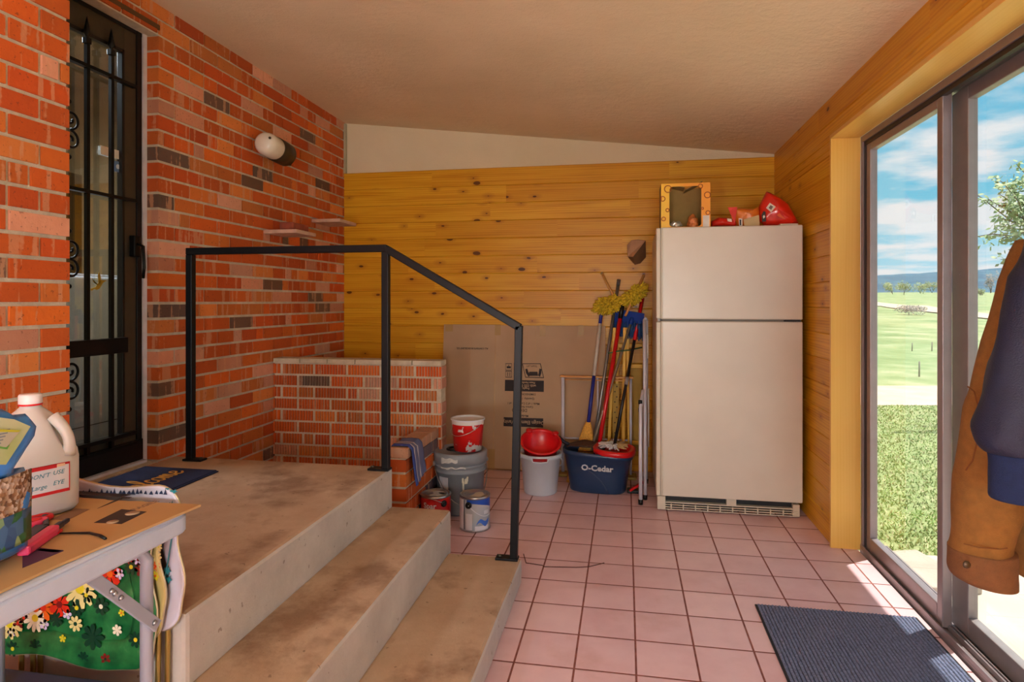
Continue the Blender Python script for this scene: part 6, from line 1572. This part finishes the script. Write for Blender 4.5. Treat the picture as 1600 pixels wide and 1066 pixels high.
# bushes, tree line, posts
def bush(name, label, ctr, size, m, seed, n=420, leaf=.35, cat='bush', trunk=True, group=None):
    rg = random.Random(seed); T = thing(name, label, cat, ctr, group); mb = MB()
    lobes = [(V(rg.uniform(-.55, .55) * size.x, rg.uniform(-.5, .5) * size.y, size.z * rg.uniform(.35, .75)), rg.uniform(.28, .5)) for _ in range(9)]
    for i in range(n):
        c_, s_ = rg.choice(lobes); d = V(rg.gauss(0, 1), rg.gauss(0, 1), rg.gauss(0, 1)).normalized(); p = ctr + c_ + V(d.x * size.x, d.y * size.y, d.z * size.z * .8) * s_ * rg.uniform(.5, 1)
        p.z = max(p.z, ctr.z + .02); l_ = leaf * rg.uniform(.5, 1.1); a = V(rg.uniform(-1, 1), rg.uniform(-1, 1), rg.uniform(-1, 1)).normalized(); b = a.orthogonal().normalized()
        mb.face([p - a * l_ * .5, p + b * l_ * .3, p + a * l_ * .5, p - b * l_ * .3])
    new('foliage', mb, m, T)
    mb = MB()
    for k in range(3):
        q_ = ctr + V(rg.uniform(-.4, .4) * size.x, rg.uniform(-.3, .3) * size.y, size.z * .6); mb.tube([ctr + V(rg.uniform(-.1, .1), 0, -.05), lerp(ctr, q_, .5) + V(.05, 0, .1), q_], [.03 * size.z * .4, .02 * size.z * .4, .01 * size.z * .4], 5)
    new('branches', mb, M('grey_branch', (112, 98, 86), .9), T); return T
gb = M('grey_brush', (176, 166, 156), .9, 0, .2, .5); ob = M('olive_leaf', (160, 170, 116), .85, 0, .2, .4); pg = M('spring_leaf', (182, 190, 140), .85, 0, .2, .4)
p = gpx(1422, 492); k = (p - V(0, 0, CH)).length / F
bush('shrub', 'wide leafless grey brush clump in the meadow left of the door mullion', p, V(30 * k, 14 * k, 13 * k), gb, 3, 1100, 2.4 * k)
for (px, py, w_, h_, m, sd, lab) in ((1395, 460, 20, 17, pg, 1, 'pale green tree clump at the far meadow edge, farthest left through the door'), (1412, 461, 17, 20, ob, 2, 'taller olive tree clump at the far meadow edge, second from left'), (1438, 459, 15, 14, pg, 5, 'low round tree at the far meadow edge near the middle of the left pane'), (1456, 458, 15, 16, ob, 6, 'tree clump at the far meadow edge just left of the door mullion'), (1548, 458, 12, 30, gb, 7, 'bare grey trees at the far meadow edge beside the coats'), (1532, 462, 14, 10, ob, 9, 'low green bushes on the far slope right of the door mullion')):
    p = gpx(px, py); k = (p - V(0, 0, CH)).length / F
    bush('tree', lab, p, V(w_ * k * .8, w_ * k * .5, h_ * k), m, sd, 420, 2.4 * k, 'tree')
for i, (px, py, h_, lab) in enumerate(((1425, 549, 11, 'thin wooden fence post in the meadow, left of a pair'), (1456, 549, 12, 'thin wooden fence post in the meadow, right of a pair'), (1436, 589, 20, 'nearest weathered fence post above the gravel drive'))):
    p = gpx(px, py); k = (p - V(0, 0, CH)).length / F
    mb = MB(); mb.tube([p - V(0, 0, .1), p + V(.004, 0, h_ * k * .5), p + V(.008, .004, h_ * k)], [.016, .015, .014], 8, up=(1, 0, 0))
    tag(new('fence_post', mb, M('grey_post', (170, 160, 144), .9, 0, .2, 8)), lab, 'post', 'meadow fence posts')
# wooded ridge on the horizon, blue distance haze put into its colour
mb = MB(); mb.world = True
def ridge(u, v):
    r = -300 + 2300 * u; d = 820 + 620 * v; p = FWD * d + RGT * r
    px = 800 + F * r / 820; top = 428 - (px - 1378) * .058
    top = max(395, min(452, top)) + 1.2 * noise.noise(V(px * .012, 0, 5)) * 2
    H_ = (YH - top) / F * 820
    prof = math.sin(min(1, v * 1.6) * PI / 2) ** .8
    p.z = -4 + (H_ + CH + 4) * prof + 7 * noise.noise(V(r * .012, d * .02, 1)) * prof * (1 - prof * .5)
    return p
mb.sheet(ridge, 180, 26)
s = NT('hazed_ridge'); co = s.coord(); n_ = s.noise(co, .035, 6, .75)
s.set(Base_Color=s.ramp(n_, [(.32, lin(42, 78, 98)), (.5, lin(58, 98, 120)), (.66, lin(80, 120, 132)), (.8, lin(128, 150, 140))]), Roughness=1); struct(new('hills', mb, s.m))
# young tree to the right of the patio
tp_ = V(0, 0, 0); tbase = FWD * 7.2 + RGT * 6.9; tbase.z = G(tbase.x, tbase.y)
YT = thing('young_tree', 'young tree with sparse small spring leaves reaching in from the right outside', 'tree', tbase)
rg = random.Random(44); bark = M('tree_bark', (116, 102, 92), .9, 0, .2, 10); lf = M('young_leaf', (158, 176, 124), .6, 0, .3, 3)
bm_ = MB(); lfm = MB()
trunk = [tbase - V(0, 0, .1), tbase + V(.02, 0, .9), tbase + V(-.05, .03, 1.7), tbase + V(-.02, .0, 2.6), tbase + V(.05, 0, 3.4)]
bm_.tube(trunk, [.075, .065, .05, .032, .012], 9)
def branch(a, b, r, depth):
    mid = lerp(a, b, .5) + V(rg.uniform(-.06, .06), rg.uniform(-.06, .06), rg.uniform(-.03, .08)); bm_.tube([a, mid, b], [r, r * .75, r * .4], 6)
    ln_ = (b - a).length
    if depth:
        for _ in range(3):
            t = rg.uniform(.3, .95); o = lerp(a, b, t); dr = ((b - a).normalized() + V(rg.uniform(-.8, .8), rg.uniform(-.8, .8), rg.uniform(-.5, .7))).normalized(); branch(o, o + dr * ln_ * rg.uniform(.35, .55), r * .5, depth - 1)
    for _ in range(int(14 + ln_ * 70)):
        t = rg.uniform(.35, 1.03); p = lerp(a, b, t) + V(rg.gauss(0, .035), rg.gauss(0, .035), rg.gauss(0, .035)); l_ = rg.uniform(.04, .085); x = V(rg.uniform(-1, 1), rg.uniform(-1, 1), rg.uniform(-1, .3)).normalized(); y = x.orthogonal().normalized()
        lfm.face([p, p + x * l_ * .5 + y * l_ * .35, p + x * l_, p + x * l_ * .5 - y * l_ * .35])
for px, py, dd in ((1545, 312, 6.9), (1560, 340, 6.9), (1580, 292, 7.2), (1566, 372, 7.0), (1612, 275, 7.2), (1592, 330, 7.2), (1580, 398, 7.0)):
    tip = P(px, py, D=dd); st = lerp(trunk[2], trunk[3], rg.uniform(-.3, .9)); branch(st, tip, .016, 1)
for k in range(7):
    st = lerp(trunk[2], trunk[4], rg.random()); branch(st, st + V(rg.uniform(.0, .9), rg.uniform(-.5, .9), rg.uniform(.1, .7)), .016, 2)
new('trunk', bm_, bark, YT); new('foliage', lfm, lf, YT)
FILL_GLOW = 32
# ================================================================ LIGHT, SKY, CAMERA
w = bpy.data.worlds.new('sky'); SC.world = w; w.use_nodes = True
nt = w.node_tree; n = nt.nodes; L = nt.links
bg = n['Background']; tc = n.new('ShaderNodeTexCoord'); sep = n.new('ShaderNodeSeparateXYZ'); L.new(tc.outputs['Generated'], sep.inputs[0])
def wm(op, a, b=None):
    q = n.new('ShaderNodeMath'); q.operation = op
    for i, v in enumerate((a, b)):
        if v is None: continue
        if hasattr(v, 'is_linked'): L.new(v, q.inputs[i])
        else: q.inputs[i].default_value = v
    return q.outputs[0]
grad = n.new('ShaderNodeValToRGB'); L.new(sep.outputs[2], grad.inputs[0]); e = grad.color_ramp.elements
e[0].position = 0; e[0].color = (.36, .58, .68, 1); e[1].position = .55; e[1].color = (.06, .24, .48, 1)
m_ = e.new(.14); m_.color = (.16, .46, .60, 1); m_ = e.new(.3); m_.color = (.10, .38, .56, 1)
# clouds on a flat layer overhead: direction divided by its height
zz = wm('ADD', wm('MAXIMUM', sep.outputs[2], 0), .12)
cb = n.new('ShaderNodeCombineXYZ'); L.new(wm('DIVIDE', sep.outputs[0], zz), cb.inputs[0]); L.new(wm('DIVIDE', sep.outputs[1], zz), cb.inputs[1])
mp = n.new('ShaderNodeMapping'); L.new(cb.outputs[0], mp.inputs[0]); mp.inputs[1].default_value = (3.1, .4, 0); mp.inputs[3].default_value = (1.0, 1.0, 1)
nz = n.new('ShaderNodeTexNoise'); L.new(mp.outputs[0], nz.inputs[0]); nz.inputs['Scale'].default_value = 1.5; nz.inputs['Detail'].default_value = 7; nz.inputs['Roughness'].default_value = .55
cr = n.new('ShaderNodeValToRGB'); L.new(nz.outputs[0], cr.inputs[0]); cr.color_ramp.elements[0].position = .43; cr.color_ramp.elements[1].position = .56
mx = n.new('ShaderNodeMix'); mx.data_type = 'RGBA'; L.new(cr.outputs[0], mx.inputs[0]); L.new(grad.outputs[0], mx.inputs[6]); mx.inputs[7].default_value = (.62, .64, .66, 1)
L.new(mx.outputs[2], bg.inputs[0]); bg.inputs[1].default_value = .8
sl = bpy.data.lights.new('sun', 'SUN'); sl.energy = 3.9; sl.angle = .009; sl.color = (1, .95, .86)
so = bpy.data.objects.new('sun', sl); C.objects.link(so)
el = math.radians(70); dr = Vector((-.82 * math.cos(el), -.57 * math.cos(el), -math.sin(el)))
so.rotation_euler = dr.to_track_quat('-Z', 'Y').to_euler(); so.location = (6, 6, 9)
def lamp(name, loc, size, power, col, direction=(0, 0, -1)):
    l = bpy.data.lights.new(name, 'AREA'); l.shape = 'RECTANGLE'; l.size = size[0]; l.size_y = size[1]; l.energy = power; l.color = col
    o = bpy.data.objects.new(name, l); C.objects.link(o); o.location = loc
    o.rotation_euler = Vector(direction).to_track_quat('-Z', 'Y').to_euler(); return o
# two unseen globe lamps added behind the camera to brighten the room
globe_m = emit('fill_lamp_glow', (.9, .97, 1.0), FILL_GLOW)
for (x, y, z, lab) in ((-.75, -1.35, 1.0, 'added white globe fill lamp nearer to the brick wall'), (.42, -1.9, 1.15, 'added white globe fill lamp nearer to the wooden wall')):
    T = thing('added_fill_lamp', lab, 'lamp', (x, y, 0))
    mb = MB(); mb.lathe([(.0005, .001), (.15, .001), (.15, .02), (.02, .03), (.012, .05), (.012, z - .2), (.0005, z - .2)], (x, y, 0), 24); new('fill_lamp_stand', mb, iron, T)
    mb = MB(); mb.ball((x, y, z), .22, seg=24); new('fill_lamp_globe', mb, globe_m, T)
lamp('added_laundry_fill', (-3.2, 2.4, 2.7), (.4, .4), 34, (.9, .95, 1))  # unseen lamp added to brighten the room behind the door glass
cam = bpy.data.cameras.new('camera'); co = bpy.data.objects.new('camera', cam); C.objects.link(co)
co.location = (0, 0, CH); co.rotation_euler = (PI / 2, 0, YAW)
cam.sensor_width = 36; cam.lens = F / 1600 * 36; cam.shift_y = -(533 - YH) / 1600; cam.clip_start = .05; cam.clip_end = 4000
SC.camera = co
vs = SC.view_settings; vs.view_transform = 'Standard'; vs.look = 'None'; vs.gamma = 1; vs.exposure = 1.0; vs.use_curve_mapping = False
SC.cycles.max_bounces = 10; SC.cycles.diffuse_bounces = 6; SC.cycles.transparent_max_bounces = 24; SC.cycles.caustics_reflective = False
SC.cycles.use_denoising = True; SC.cycles.sample_clamp_indirect = 6
